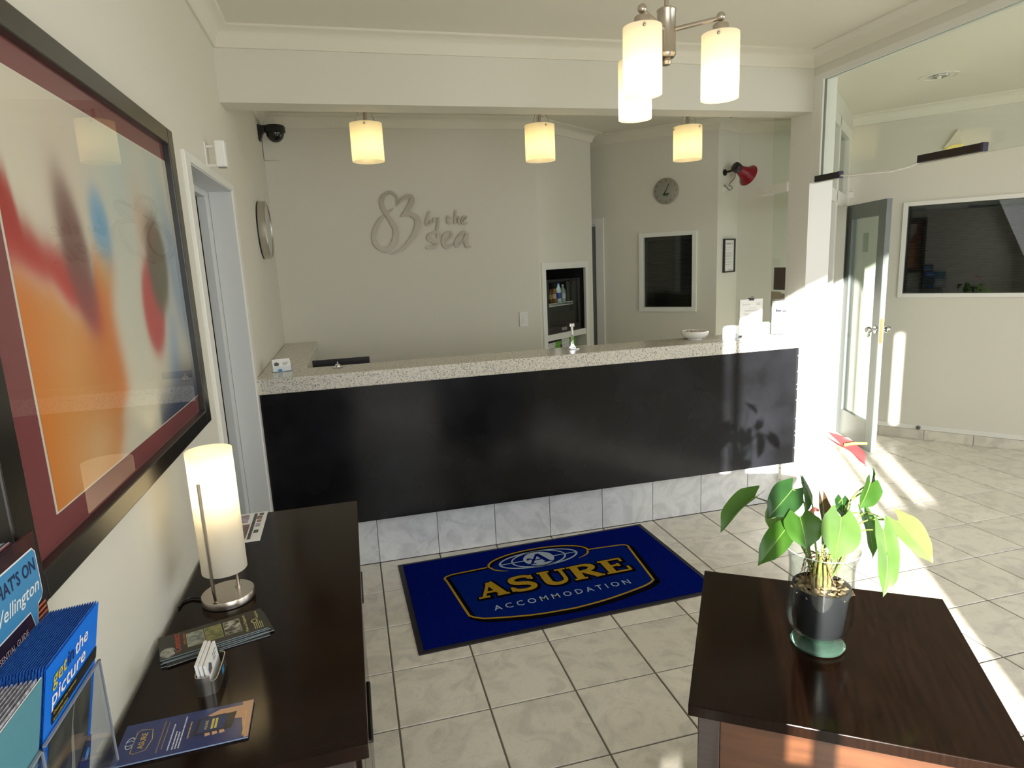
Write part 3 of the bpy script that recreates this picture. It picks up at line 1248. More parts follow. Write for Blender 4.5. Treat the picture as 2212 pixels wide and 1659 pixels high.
# ------------------------------------------------------------------ wall letters and fittings behind the counter
LOGO = [
    [(0.808,2.116,0.0086),(0.817,2.143,0.0129),(0.808,2.168,0.0193),(0.772,2.192,0.0214),(0.728,2.176,0.0277),(0.704,2.133,0.0319),(0.707,2.087,0.032),(0.733,2.035,0.0322),(0.764,1.984,0.0345),(0.788,1.932,0.0411),(0.788,1.881,0.0434),(0.768,1.826,0.0412),(0.735,1.79,0.0368),(0.696,1.783,0.0367),(0.65,1.804,0.0343),(0.626,1.852,0.032),(0.63,1.903,0.032),(0.654,1.957,0.0299),(0.688,2.003,0.0256),(0.715,2.027,0.0193)],
    [(0.741,2.048,0.015),(0.761,2.06,0.012),(0.782,2.077,0.0052)],
    [(0.806,2.094,0.0052),(0.849,2.134,0.0194),(0.89,2.158,0.0303),(0.92,2.157,0.037),(0.926,2.133,0.037),(0.909,2.099,0.037),(0.878,2.057,0.0304),(0.854,2.033,0.0195),(0.83,2.018,0.0035)],
    [(0.832,2.019,0.0035),(0.862,2.029,0.0174),(0.898,2.035,0.0283),(0.932,2.022,0.0372),(0.956,1.992,0.0439),(0.955,1.949,0.0462),(0.936,1.902,0.0396),(0.907,1.86,0.033),(0.868,1.818,0.0263),(0.817,1.776,0.0175),(0.744,1.744,0.0035)],
    [(1.053,2.051,0.0133),(1.032,2.011,0.0177),(1.02,1.968,0.0177),(1.03,1.951,0.0155),(1.051,1.963,0.0133),(1.055,1.987,0.0111),(1.033,1.984,0.008)],
    [(1.078,2.003,0.0142),(1.079,1.975,0.0134),(1.104,1.981,0.0089)],
    [(1.117,2.005,0.0134),(1.108,1.953,0.0179),(1.097,1.909,0.0179)],
    [(1.191,2.016,0.0144),(1.185,1.968,0.018),(1.203,1.955,0.0068)],
    [(1.174,1.997,0.009),(1.215,2.0,0.009)],
    [(1.251,2.054,0.0158),(1.235,1.953,0.0172)],
    [(1.241,1.986,0.0068),(1.267,2.005,0.0136),(1.269,1.966,0.0159),(1.284,1.948,0.0046)],
    [(1.296,1.973,0.0068),(1.323,1.985,0.0091),(1.331,2.003,0.0114),(1.308,2.004,0.0146),(1.295,1.974,0.0173),(1.307,1.951,0.0155),(1.336,1.96,0.0046)],
    [(1.099,1.851,0.0202),(1.108,1.883,0.0224),(1.087,1.896,0.0179),(1.046,1.881,0.0245),(1.03,1.851,0.0289),(1.06,1.832,0.0291),(1.086,1.812,0.0292),(1.066,1.787,0.0224),(1.025,1.784,0.0223),(1.006,1.787,0.0134)],
    [(1.156,1.827,0.0081),(1.196,1.85,0.0158),(1.21,1.88,0.0204),(1.19,1.893,0.0181),(1.157,1.873,0.027),(1.141,1.83,0.0315),(1.152,1.79,0.0294),(1.178,1.783,0.0204),(1.216,1.808,0.0045)],
    [(1.322,1.892,0.0206),(1.289,1.882,0.0228),(1.25,1.839,0.0251),(1.235,1.8,0.0251),(1.252,1.787,0.0173),(1.293,1.825,0.0114),(1.326,1.883,0.0137)],
    [(1.329,1.885,0.0252),(1.318,1.828,0.0298),(1.323,1.784,0.0253),(1.355,1.778,0.0055)],
]

lg = thing('wall_lettering', 'brushed metal figure 83 and the words by the sea on the wall behind the counter', 'sign', (0.0, 1.475, 0.0))
M_letter = mat('brushed_silver_letter', (0.29, 0.265, 0.21), 0.42, 0.75)
for nm, idx in (('figure_eight', (0, 1)), ('figure_three', (2, 3)), ('letter_b', (4,)), ('letter_y', (5, 6)), ('letter_t', (7, 8)), ('letter_h', (9, 10)),
                ('letter_e', (11,)), ('letter_s', (12,)), ('letter_e', (13,)), ('letter_a', (14, 15))):
    b = NB()
    for k, i in enumerate(idx):
        ribbon(b, LOGO[i], None, 0.004 + 0.0004 * k, 0.008, sm=5)
    stand(b)
    obj(nm, b, M_letter, lg)

sw = thing('light_switch', 'white three-rocker light switch on the wall left of the fridge alcove', 'switch', (1.752, 1.475, 1.192))
b = NB()
box(b, -0.035, 0.035, -0.010, 0, -0.060, 0.060)
obj('plate', b, M_white, sw, bev=0.003)
for z in (-0.026, 0.0, 0.026):
    b = NB()
    box(b, -0.012, 0.012, -0.015, -0.010, z - 0.008, z + 0.008)
    obj('rocker', b, M_white, sw, bev=0.002)

du = thing('cable_duct', 'short white boxed cable duct in the corner above the security camera', 'duct', (-0.022, 1.475, 2.418))
b = NB()
box(b, -0.055, 0.045, -0.05, 0.0, 0.0, 0.295)
obj('cover', b, M_wall, du, bev=0.003)

dc = thing('dome_camera', 'black dome security camera on the left wall behind the bulkhead', 'camera', (XW, 1.27, 2.56), math.radians(90))
b = NB()
box(b, -0.035, 0.035, -0.012, 0.0, -0.045, 0.055)
obj('wall_plate', b, M_black, dc, bev=0.004)
b = NB()
prism(b, ((0.0, 0.052), (-0.165, 0.050), (-0.168, 0.020), (-0.05, 0.020), (-0.03, 0.0), (-0.012, -0.045), (0.0, -0.045)), -0.022, 0.022)
b.transform(Matrix(((0, 0, 1, 0), (1, 0, 0, 0), (0, 1, 0, 0), (0, 0, 0, 1))))
obj('bracket', b, M_black, dc, bev=0.003)
b = NB()
lathe(b, [(0, 0.052), (0.062, 0.050), (0.068, 0.040), (0.068, 0.010), (0.064, 0.006), (0, 0.006)], 36, (0, -0.105, 0))
obj('housing', b, M_black, dc, True)
b = NB()
lathe(b, [(0.058, 0.006)] + [(0.058 * math.cos(a), 0.006 - 0.062 * math.sin(a)) for a in (0.2, 0.45, 0.7, 0.95, 1.2, 1.4)] + [(0, -0.056)], 36, (0, -0.105, 0))
obj('dome', b, mat('smoked_dome', (0.012, 0.012, 0.011), 0.06), dc, True)

# side-view steel clock on the left wall
wc = thing('steel_wall_clock', 'round wall clock with a deep satin steel rim on the left wall beyond the door', 'clock', (XW, 0.79, 1.905), math.radians(90))
b = NB()
lathe(b, [(0, 0), (0.170, 0), (0.172, 0.003), (0.172, 0.046), (0.168, 0.050), (0.160, 0.050), (0.158, 0.044), (0, 0.044)], 64)
b.transform(Matrix.Rotation(PI / 2, 4, 'X'))
obj('rim', b, M_steel, wc, True)
b = NB()
disc2(b, 0, 0, 0.158, 0.158, 0.0445, 48)
stand(b)
obj('dial', b, mat('silver_dial', (0.55, 0.54, 0.50), 0.4), wc)
b = NB()
lathe(b, [(0.172, 0.0), (0.1725, 0.002), (0.1725, 0.006), (0.172, 0.008)], 64)
b.transform(Matrix.Rotation(PI / 2, 4, 'X'))
obj('back_gasket', b, M_black, wc, True)
b = NB()
for k in range(12):
    a = k * PI / 6
    ribbon(b, ((0.130 * math.sin(a), 0.130 * math.cos(a)), (0.148 * math.sin(a), 0.148 * math.cos(a))), 0.005, 0.0455)
stand(b)
obj('hour_marks', b, M_black, wc)['kind'] = 'stuff'
b = NB()
ribbon(b, ((0, 0), (0.05, 0.06)), 0.006, 0.046)
stand(b)
obj('hour_hand', b, M_black, wc)
b = NB()
ribbon(b, ((0, 0), (0.02, -0.11)), 0.004, 0.0465)
stand(b)
obj('minute_hand', b, M_black, wc)

# motion sensor on a bracket above the left door
ms = thing('motion_sensor', 'white motion sensor box on a bracket above the left door', 'sensor', (XW, -0.655, 2.10), math.radians(90))
b = NB()
box(b, -0.030, 0.030, -0.006, 0.0, -0.055, 0.050)
obj('wall_plate', b, M_white, ms, bev=0.002)
for z in (-0.040, 0.030):
    b = NB()
    box(b, -0.006, 0.006, -0.038, -0.006, z, z + 0.010)
    obj('bracket_arm', b, M_white, ms)
b = NB()
box(b, -0.024, 0.024, -0.074, -0.036, -0.042, 0.056)
obj('body', b, mat('bright_white_plastic', (0.86, 0.86, 0.83), 0.3), ms, bev=0.005)
b = NB()
box(b, -0.014, 0.014, -0.070, -0.040, -0.0435, -0.042)
obj('lens', b, mat('sensor_lens', (0.35, 0.35, 0.33), 0.4), ms)

# ------------------------------------------------------------------ alcove: bar fridge with drinks, magazines below
fa = lambda x, y, z: (FW[0] + x * cosd(37) - y * sind(37), FW[1] + x * sind(37) + y * cosd(37), z)
fg = thing('bar_fridge', 'black bar fridge with a glass door, built into the wall alcove', 'fridge', fa(0.41, 0.022, 1.0355), FA)
# the fridge stands on the shelf; local origin at its front bottom centre
b = NB()
box(b, -0.270, -0.240, 0.03, 0.34, 0.0, 0.455)
box(b, 0.232, 0.262, 0.03, 0.34, 0.0, 0.455)
box(b, -0.240, 0.232, 0.03, 0.34, 0.425, 0.455)
box(b, -0.240, 0.232, 0.03, 0.34, 0.0, 0.055)
box(b, -0.240, 0.232, 0.325, 0.34, 0.055, 0.425)
obj('cabinet', b, M_black, fg)
b = NB()
box(b, -0.235, 0.227, 0.321, 0.325, 0.056, 0.424)
obj('liner', b, mat('fridge_liner', (0.30, 0.32, 0.32), 0.5), fg)
b = NB()
box(b, -0.270, -0.226, 0.0, 0.028, 0.0, 0.455)
box(b, 0.226, 0.262, 0.0, 0.028, 0.0, 0.455)
box(b, -0.226, 0.226, 0.0, 0.028, 0.440, 0.455)
box(b, -0.226, 0.226, 0.0, 0.028, 0.0, 0.060)
obj('door_frame', b, M_black, fg, bev=0.003)
b = NB()
box(b, -0.226, 0.226, 0.010, 0.016, 0.060, 0.440)
obj('door_glass', b, M_pane, fg)
b = NB()
for y in (0.08, 0.13, 0.18, 0.23, 0.28):
    box(b, -0.238, 0.228, y - 0.0015, y + 0.0015, 0.222, 0.226)
for z in (0.222, 0.245):
    box(b, -0.238, 0.228, 0.060, 0.064, z, z + 0.005)
for k in range(24):
    x = -0.232 + k * 0.0197
    box(b, x, x + 0.0025, 0.061, 0.063, 0.224, 0.248)
obj('wire_shelf', b, mat('white_wire', (0.75, 0.76, 0.76), 0.4), fg)
b = NB()
box(b, -0.05, 0.03, -0.003, 0.0, 0.015, 0.040)
obj('badge', b, mat('grey_badge', (0.25, 0.25, 0.26), 0.3), fg)
b = NB()
box(b, 0.10, 0.15, -0.006, 0.0, 0.455 - 0.03, 0.452)
obj('hinge_cover', b, M_black, fg)


def can(label, x, y, z, r, h, c, c2, neck=False, group='drinks in the bar fridge'):
    t = thing('bottle' if neck else 'drink_can', label, 'bottle' if neck else 'can', fa(0.41 + x, 0.022 + y, 1.0355 + z), FA, group)
    bm = NB()
    if neck:
        lathe(bm, [(0, 0), (r, 0), (r, h * 0.62), (r * 0.75, h * 0.74), (r * 0.38, h * 0.84), (r * 0.38, h * 0.95), (0, h * 0.95)], 20)
    else:
        lathe(bm, [(0, 0.002), (r * 0.8, 0), (r, 0.008), (r, h - 0.012), (r * 0.82, h - 0.002), (r * 0.8, h), (0, h - 0.003)], 20)
    obj('body', bm, mat('drink_' + c, c, 0.25), t, True)
    bm = NB()
    if neck:
        lathe(bm, [(0, h * 0.93), (r * 0.42, h * 0.93), (r * 0.42, h), (0, h)], 16)
        obj('cap', bm, mat('drink_' + c2, c2, 0.4), t, True)
        bm = NB()
        lathe(bm, [(r * 1.01, h * 0.2), (r * 1.01, h * 0.5)], 20)
        obj('label_band', bm, mat('drink_' + c2, c2, 0.5), t, True)
    else:
        lathe(bm, [(r * 1.005, h * 0.3), (r * 1.005, h * 0.62)], 20)
        obj('label_band', bm, mat('drink_' + c2, c2, 0.4), t, True)


can('red and white carton-like can at the left of the fridge upper shelf', -0.200, 0.11, 0.249, 0.026, 0.125, '#8e2b30', '#d8d4cc')
can('bright green can on the fridge upper shelf', -0.125, 0.11, 0.249, 0.027, 0.140, '#3d8f1e', '#a8d060')
can('brown can right of the green can on the fridge shelf', -0.060, 0.11, 0.249, 0.026, 0.118, '#5a3820', '#8c6a40')
can('orange-brown can in the middle of the fridge shelf', 0.000, 0.11, 0.249, 0.026, 0.122, '#8a5a2c', '#c9b48a')
can('clear water bottle with a blue cap on the fridge shelf', 0.080, 0.11, 0.249, 0.026, 0.165, '#aebfc4', '#3040a0', True)
can('pale bottle at the right end of the fridge shelf', 0.145, 0.11, 0.249, 0.026, 0.150, '#9aa5a2', '#c8ccc8', True)
can('tall white bottle on the fridge floor at the left', -0.195, 0.11, 0.0555, 0.030, 0.155, '#b9bdba', '#c8ccc8', True)

M_mgreen = mat('green_spine', (0.16, 0.42, 0.04), 0.4)
M_mwhite = mat('white_spine', (0.72, 0.72, 0.70), 0.4)
M_mgrey = mat('grey_pages', (0.22, 0.21, 0.19), 0.7)
for st_, (x, y, n, rz, g) in enumerate(((0.290, 0.045, 5, 0.10, 'magazines in the left pile under the fridge'), (0.545, 0.07, 6, -0.05, 'magazines in the right pile under the fridge'))):
    first = None
    for k in range(n):
        names = ('lowest', 'second', 'third', 'fourth', 'fifth', 'sixth', 'seventh', 'top')
        lab = '%s green-spined magazine of the %s pile on the shelf under the fridge' % (names[k] if k < n - 1 else 'topmost', 'left' if st_ == 0 else 'right')
        zb = 0.8853 + 0.0145 * k
        loc = fa(x + 0.003 * ((k * 5) % 3 - 1), y + 0.004 * ((k * 7) % 3), zb)
        if first is None:
            t = thing('magazine', lab, 'magazine', loc, FA + rz, g)
            b = NB()
            box(b, -0.10, 0.10, 0.004, 0.24, 0.001, 0.0125)
            obj('pages', b, M_mgrey, t)
            b = NB()
            box(b, -0.105, 0.005, 0.0, 0.004, 0.0, 0.0135)
            obj('white_spine', b, M_mwhite, t)
            b = NB()
            box(b, 0.005, 0.105, 0.0, 0.004, 0.0, 0.0135)
            obj('green_spine', b, M_mgreen, t)
            first = t
        else:
            dup(first, loc, FA + rz + 0.02 * ((k * 3) % 4 - 1.5), lab)
point_light('fridge_fill', fa(0.42, 0.11, 1.44), 0.10, (0.95, 1.0, 0.97), 0.02)  # added light that brightens the fridge contents

# ------------------------------------------------------------------ office wall: dial clock, loudhailer, framed notice
cwp = lambda s, y, z: (CW[0] + s * cosd(45) + y * sind(45), CW[1] - s * sind(45) + y * cosd(45), z)
ck = thing('dial_clock', 'round silver clock with black numerals on the wall above the blind window', 'clock', cwp(0.630, 0, 2.191), math.radians(-45))
b = NB()
lathe(b, [(0, 0), (0.108, 0), (0.110, 0.004), (0.109, 0.012), (0.106, 0.013), (0, 0.013)], 48)
b.transform(Matrix.Rotation(PI / 2, 4, 'X'))
m_dial = mat('brushed_dial', (0.36, 0.35, 0.31), 0.42, 0.6)
obj('case', b, m_dial, ck, True)
M_digit = mat('black_print', (0.012, 0.014, 0.012), 0.6)
b = NB()
for k in range(1, 13):
    a = k * PI / 6
    text(b, str(k), 0.090 * math.sin(a), 0.090 * math.cos(a) - 0.007, 0.016, None, 0.0136, align='C')
stand(b)
obj('numerals', b, M_digit, ck)
b = NB()
ribbon(b, ((-0.006, -0.012), (0.026, 0.058)), 0.006, 0.0142)
ribbon(b, ((0.003, 0.008), (-0.014, -0.020)), 0.008, 0.0146)
disc2(b, 0, 0, 0.005, 0.005, 0.0148, 16)
rect(b, -0.028, 0.028, -0.030, -0.020, 0.0140)
stand(b)
obj('hands', b, M_digit, ck)
b = NB()
rect(b, -0.022, 0.020, -0.042, -0.031, 0.0140)
stand(b)
obj('green_badge', b, mat('green_print', (0.03, 0.15, 0.05), 0.5), ck)

swp = lambda s, y, z: (3.444 + s * cosd(30) - y * sind(30), 1.39 + s * sind(30) + y * cosd(30), z)
mg = thing('loudhailer', 'red loudhailer horn with a black rear, bracketed to the wall right of the clock', 'megaphone', swp(0.105, 0, 2.305), math.radians(30))
b = NB()
cyl(b, 0, 0, 0, 0.012, 0.026, 20)
b.transform(Matrix.Rotation(PI / 2, 4, 'X'))
tube(b, [(0, -0.01, 0.0), (0.0, -0.045, 0.004), (0.018, -0.07, 0.012)], 0.009, 10)
obj('wall_bracket', b, M_black, mg, True)
# horn axis, pointing right, down a little and out from the wall
ax = Vector((0.86, -0.30, -0.42)).normalized()
q = Vector((0, 0, 1)).rotation_difference(ax).to_matrix().to_4x4()
pos = Matrix.Translation((0.022, -0.095, 0.030))
b = NB()
lathe(b, [(0, -0.025), (0.030, -0.025), (0.040, -0.018), (0.043, 0.0), (0.040, 0.024), (0.036, 0.034), (0, 0.034)], 28)
b.transform(pos @ q)
obj('rear_unit', b, mat('black_red_plastic', (0.018, 0.008, 0.012), 0.35), mg, True)
b = NB()
lathe(b, [(0.036, 0.030), (0.042, 0.060), (0.052, 0.095), (0.068, 0.125), (0.086, 0.143), (0.090, 0.148), (0.087, 0.150), (0.064, 0.126), (0.048, 0.096), (0.03, 0.03)], 40)
b.transform(pos @ q)
obj('horn', b, mat('red_plastic', (0.27, 0.005, 0.020), 0.3), mg, True)
b = NB()
tube(b, [(0.03, -0.085, -0.005), (0.035, -0.075, -0.05), (0.015, -0.05, -0.085), (0.03, -0.03, -0.105), (0.075, -0.03, -0.11), (0.085, -0.03, -0.13),
         (0.06, -0.02, -0.14), (0.03, -0.01, -0.12), (0.0, -0.004, -0.098)], 0.0025, 6, sm=5)
obj('cable', b, M_black, mg, True)
b = NB()
cyl(b, 0, 0, 0, 0.02, 0.022, 18, 0.015)
b.transform(Matrix.Translation((-0.005, 0, -0.135)) @ Matrix.Rotation(PI / 2, 4, 'X'))
obj('socket', b, M_white, mg, True)

nf = thing('framed_notice', 'narrow black framed notice on the wall below the red loudhailer', 'framed notice', swp(0.204, 0, 1.478), math.radians(30))
b = NB()
for x0, x1, z0, z1 in ((-0.100, -0.086, 0, 0.286), (0.086, 0.100, 0, 0.286), (-0.086, 0.086, 0, 0.012), (-0.086, 0.086, 0.274, 0.286)):
    box(b, x0, x1, -0.018, 0.0, z0, z1)
obj('frame', b, M_blackframe, nf, bev=0.001)
b = NB()
box(b, -0.086, 0.086, -0.008, -0.002, 0.012, 0.274)
obj('sheet', b, M_paper, nf)
b = NB()
rect(b, -0.055, 0.03, 0.238, 0.252, 0.0085)
rect(b, 0.050, 0.066, 0.236, 0.256, 0.0085)
for k, z in enumerate((0.212, 0.192, 0.166, 0.160, 0.150, 0.144, 0.138, 0.132, 0.116, 0.110, 0.090, 0.084, 0.070, 0.064)):
    rect(b, -0.065, (0.055, 0.02, 0.06, 0.04)[k % 4], z, z + 0.0022, 0.0085)
rect(b, -0.02, 0.04, 0.022, 0.026, 0.0085)
stand(b)
obj('print', b, M_lightink, nf)

# ------------------------------------------------------------------ lamps
WARM = (1.0, 0.78, 0.42)


def pendant(name, label, loc, group):
    t = thing(name, label, 'pendant lamp', loc, 0.0, group)
    bm = NB()
    lathe(bm, [(0.084, 0.0), (0.084, 0.190)], 48)
    obj('shade', bm, M_opal, t, True)
    bm = NB()
    cyl(bm, 0, 0, 0.190, 0.517, 0.009, 12)
    obj('rod', bm, M_nickel, t, True)
    bm = NB()
    lathe(bm, [(0, 0.184), (0.030, 0.184), (0.030, 0.196), (0.012, 0.204), (0, 0.204)], 24)
    for k in range(3):
        a = k * 2 * PI / 3 + 0.4
        tube(bm, [(0.02 * math.cos(a), 0.02 * math.sin(a), 0.187), (0.083 * math.cos(a), 0.083 * math.sin(a), 0.178)], 0.002, 6)
    obj('spider', bm, M_nickel, t, True)
    for k in range(3):
        a = k * 2 * PI / 3 + 0.4
        bm = NB()
        ball(bm, (0.086 * math.cos(a), 0.086 * math.sin(a), 0.176), 0.0055, 10)
        obj('screw', bm, M_nickel, t, True)
    bm = NB()
    for k in range(3):
        a = k * 2 * PI / 3 + 1.4
        tube(bm, [(0.064 * math.cos(a), 0.064 * math.sin(a), 0.182), (0.0, 0.0, 0.33)], 0.0016, 6)
    obj('wire', bm, M_nickel, t, True)
    bm = NB()
    lathe(bm, [(0, 0.517), (0.05, 0.517), (0.05, 0.501), (0, 0.497)], 24)
    obj('ceiling_rose', bm, M_nickel, t, True)
    bm = NB()
    lathe(bm, [(0, 0.07), (0.016, 0.078), (0.024, 0.098), (0.022, 0.118), (0.013, 0.145), (0.013, 0.184), (0, 0.184)], 20)
    obj('bulb', bm, M_bulb, t, True)
    return t


PZ = 2.203
for k, (px, lab) in enumerate(((0.572, 'opal glass pendant lamp at the left, nearest the dome camera'), (1.527, 'opal glass pendant lamp in the middle of the row over the counter'),
                               (2.452, 'opal glass pendant lamp at the right of the row, above the dial clock'))):
    if k == 0:
        P0 = pendant('pendant_lamp', lab, (px, 0.15, PZ), 'pendant lamps over the counter')
    else:
        dup(P0, (px, 0.15, PZ), 0.25 * k, lab)
    point_light('pendant_bulb', (px, 0.15, PZ + 0.055), 0.58, WARM, 0.02)

cx, cy = 1.505, -1.362
chn = thing('chandelier', 'brushed nickel three-arm ceiling light with opal glass cylinder shades', 'ceiling light', (cx, cy, 2.14))
b = NB()
lathe(b, [(0, 0.128), (0.014, 0.130), (0.018, 0.140), (0.014, 0.150), (0, 0.152)], 20)
obj('finial', b, M_nickel, chn, True)
b = NB()
lathe(b, [(0, 0.150), (0.026, 0.152), (0.032, 0.160), (0.032, 0.168), (0.0305, 0.170), (0.0305, 0.292), (0.032, 0.294), (0.032, 0.299), (0.027, 0.303), (0, 0.303)], 32)
obj('hub', b, M_nickel, chn, True)
b = NB()
cyl(b, 0, 0, 0.303, 0.56, 0.0075, 14)
obj('stem', b, M_nickel, chn, True)
b = NB()
lathe(b, [(0, 0.58), (0.06, 0.58), (0.06, 0.565), (0.02, 0.552), (0, 0.552)], 32)
obj('ceiling_rose', b, M_nickel, chn, True)
for (sx, sy) in ((1.355, -1.490), (1.643, -1.465), (1.483, -1.167)):
    dx, dy = sx - cx, sy - cy
    b = NB()
    L = math.hypot(dx, dy)
    ux, uy = dx / L, dy / L
    tube(b, [(ux * 0.028, uy * 0.028, 0.236), (dx, dy, 0.245)], 0.0075, 14)
    arm = obj('arm', b, M_nickel, chn, True)
    b = NB()
    ball(b, (dx, dy, 0.249), 0.0145, 18)
    obj('ball_joint', b, M_nickel, arm, True)
    b = NB()
    lathe(b, [(0, 0.197), (0.024, 0.197), (0.025, 0.200), (0.025, 0.224), (0.022, 0.228), (0, 0.228)], 28, (dx, dy, 0))
    obj('lamp_holder', b, M_nickel, arm, True)
    b = NB()
    lathe(b, [(0.060, 0.0), (0.060, 0.197)], 44, (dx, dy, 0))
    sh = obj('shade', b, M_opal_white, chn, True)
    for k in range(3):
        a = k * 2 * PI / 3 + math.atan2(dy, dx) + 2.6
        b = NB()
        ball(b, (dx + 0.0635 * math.cos(a), dy + 0.0635 * math.sin(a), 0.184), 0.0055, 10)
        obj('screw', b, M_nickel, sh, True)
        b = NB()
        tube(b, [(dx + 0.024 * math.cos(a), dy + 0.024 * math.sin(a), 0.199), (dx + 0.061 * math.cos(a), dy + 0.061 * math.sin(a), 0.184)], 0.0018, 6)
        obj('spider_arm', b, M_nickel, sh, True)
    b = NB()
    lathe(b, [(0, 0.055), (0.014, 0.062), (0.021, 0.080), (0.019, 0.100), (0.012, 0.125), (0.012, 0.196), (0, 0.196)], 20, (dx, dy, 0))
    obj('bulb', b, M_bulb, chn, True)
    point_light('chandelier_bulb', (sx, sy, 2.14 + 0.042), 0.85, WARM, 0.016)

# recessed downlights
for lab, x, y in (('recessed ceiling downlight above the office behind the counter', 3.477, 1.30), ('recessed ceiling downlight seen through the hanging glass of the hall', 4.275, 0.143)):
    t = thing('downlight', lab, 'downlight', (x, y, ZC))
    b = NB()
    lathe(b, [(0.048, 0.0), (0.060, -0.002), (0.058, -0.006), (0.046, -0.008), (0.042, -0.004)], 36)
    obj('trim_ring', b, M_chrome, t, True)
    b = NB()
    lathe(b, [(0.043, -0.006), (0.036, -0.003), (0.02, -0.001), (0, -0.0005)], 32)
    obj('reflector', b, mat('downlight_reflector', (0.35, 0.34, 0.30), 0.2, 0.9), t, True)
    b = NB()
    lathe(b, [(0, -0.014), (0.012, -0.012), (0.016, -0.003)], 20)
    obj('lamp_lens', b, mat('pale_lens', (0.85, 0.83, 0.75), 0.1), t, True)
t = thing('ceiling_ring', 'flush round cover plate ringed in the hall ceiling around the downlight', 'cover plate', (4.275, 0.143, ZC))
b = NB()
lathe(b, [(0.100, 0.0), (0.100, -0.003), (0.112, -0.004), (0.114, 0.0)], 48)
obj('ring', b, M_ceil, t, True)

# wedge-shaped wall light, sensor bars on the hanging glass, cable
rwp = lambda s, y, z: (RW[0] + s * math.cos(RA) - y * math.sin(RA), RW[1] + s * math.sin(RA) + y * math.cos(RA), z)
wl = thing('wall_light', 'small pale wedge-shaped wall light high above the wide blind window', 'wall light', rwp(0.735, 0, 2.375), RA)
b = NB()
prism(b, ((-0.075, 0.0), (0.068, 0.0), (0.010, 0.130)), 0.0, 0.035)
stand(b)
obj('body', b, mat('cream_lamp_body', (0.78, 0.74, 0.60), 0.4), wl, bev=0.003)
b = NB()
prism(b, ((-0.07, -0.012), (0.05, -0.012), (0.05, 0.012), (-0.02, 0.016)), 0.01, 0.045)
stand(b)
obj('lens', b, mat('yellow_lens', (0.75, 0.62, 0.16), 0.4, emit=(0.8, 0.66, 0.2), estr=0.25), wl, bev=0.002)
for lab, y0, y1 in (('short dark sensor bar on the hanging glass beside the column', -0.409, -0.225), ('long dark sensor bar hanging at the lower edge of the glass', -1.222, -0.905)):
    t = thing('sensor_bar', lab, 'sensor bar', (3.06, (y0 + y1) / 2, 2.018))
    h = (y1 - y0) / 2
    b = NB()
    box(b, -0.014, 0.014, -h, h - 0.0 if False else h, 0.0, 0.035)
    obj('housing', b, mat('dark_brown_plastic', (0.012, 0.006, 0.007), 0.3), t, bev=0.002)
    b = NB()
    box(b, -0.015, 0.0145, -h - 0.006, -h + 0.006, -0.001, 0.036)
    obj('end_cap', b, mat('violet_black_plastic', (0.03, 0.018, 0.05), 0.25), t, bev=0.001)
wc2 = thing('sensor_cable', 'thin white cable strung between the two dark sensor bars', 'cable', (3.058, -0.66, 2.0))
b = NB()
tube(b, [(0, -0.245, 0.022), (0, -0.19, 0.012), (-0.004, -0.10, 0.006), (0, 0.03, 0.014), (0, 0.12, 0.020), (0, 0.245, 0.030)], 0.0055, 6, sm=6)
obj('sleeve', b, M_white, wc2, True)
bxx = thing('contact_box', 'tiny grey contact box on the door frame beside the short sensor bar', 'contact box', rwp(0.02, 0, 2.06), RA)
b = NB()
box(b, -0.02, 0.02, -0.02, 0, 0, 0.06)
obj('body', b, M_white, bxx, bev=0.002)
b = NB()
box(b, -0.02, 0.02, -0.021, -0.02, 0.05, 0.056)
obj('seam', b, M_lightink, bxx)

# ------------------------------------------------------------------ floor mat with woven logo
MA = math.radians(1.98)
mt = thing('floor_mat', 'blue entrance mat with a black rubber edge and gold lettering in front of the counter', 'mat', (0.559, -0.949, 0.0), MA)
M_matblue = mat('blue_carpet_pile', (0.0016, 0.006, 0.105), 1.0, c2=(0.003, 0.011, 0.16), nscale=160, bump=0.6, bscale=700, spec=0.0)
M_matblue2 = mat('royal_blue_pile', (0.0015, 0.011, 0.125), 1.0, c2=(0.003, 0.017, 0.17), nscale=160, bump=0.6, bscale=700, spec=0.0)
M_matgold = mat('gold_pile', (0.36, 0.22, 0.018), 0.95, c2=(0.48, 0.30, 0.03), nscale=220, bump=0.6, bscale=700, spec=0.0)
M_matwhite = mat('pale_blue_pile', (0.34, 0.41, 0.50), 0.95, c2=(0.46, 0.53, 0.62), nscale=220, bump=0.6, bscale=700, spec=0.0)
M_matblack = mat('black_pile', (0.004, 0.0035, 0.006), 0.95, spec=0.0)
M_rubber = mat('black_rubber', (0.012, 0.009, 0.012), 0.6)
b = NB()
prism(b, ((0, 0), (1.507, 0.0), (1.512, 0.866), (0.008, 0.872)), 0.0, 0.006)
obj('rubber_edge', b, M_rubber, mt, bev=0.002)
b = NB()
prism(b, ((0.026, 0.024), (1.482, 0.024), (1.486, 0.843), (0.034, 0.848)), 0.004, 0.009)
obj('pile_field', b, M_matblue, mt)


def rounded_frame(dx=0.0, dy=0.0):
    # outline of the badge: flat top broken by the oval, bowed bottom
    pts = [(0.470, 0.652), (0.300, 0.645), (0.262, 0.640), (0.232, 0.625), (0.228, 0.600), (0.235, 0.560), (0.268, 0.250), (0.278, 0.210), (0.310, 0.182),
           (0.360, 0.160), (0.550, 0.118), (0.720, 0.104), (0.800, 0.104), (0.960, 0.122), (1.140, 0.162), (1.200, 0.182), (1.236, 0.206), (1.246, 0.240),
           (1.290, 0.560), (1.297, 0.600), (1.292, 0.622), (1.268, 0.634), (1.220, 0.640), (1.058, 0.652)]
    return [(x + dx, y + dy) for x, y in pts]


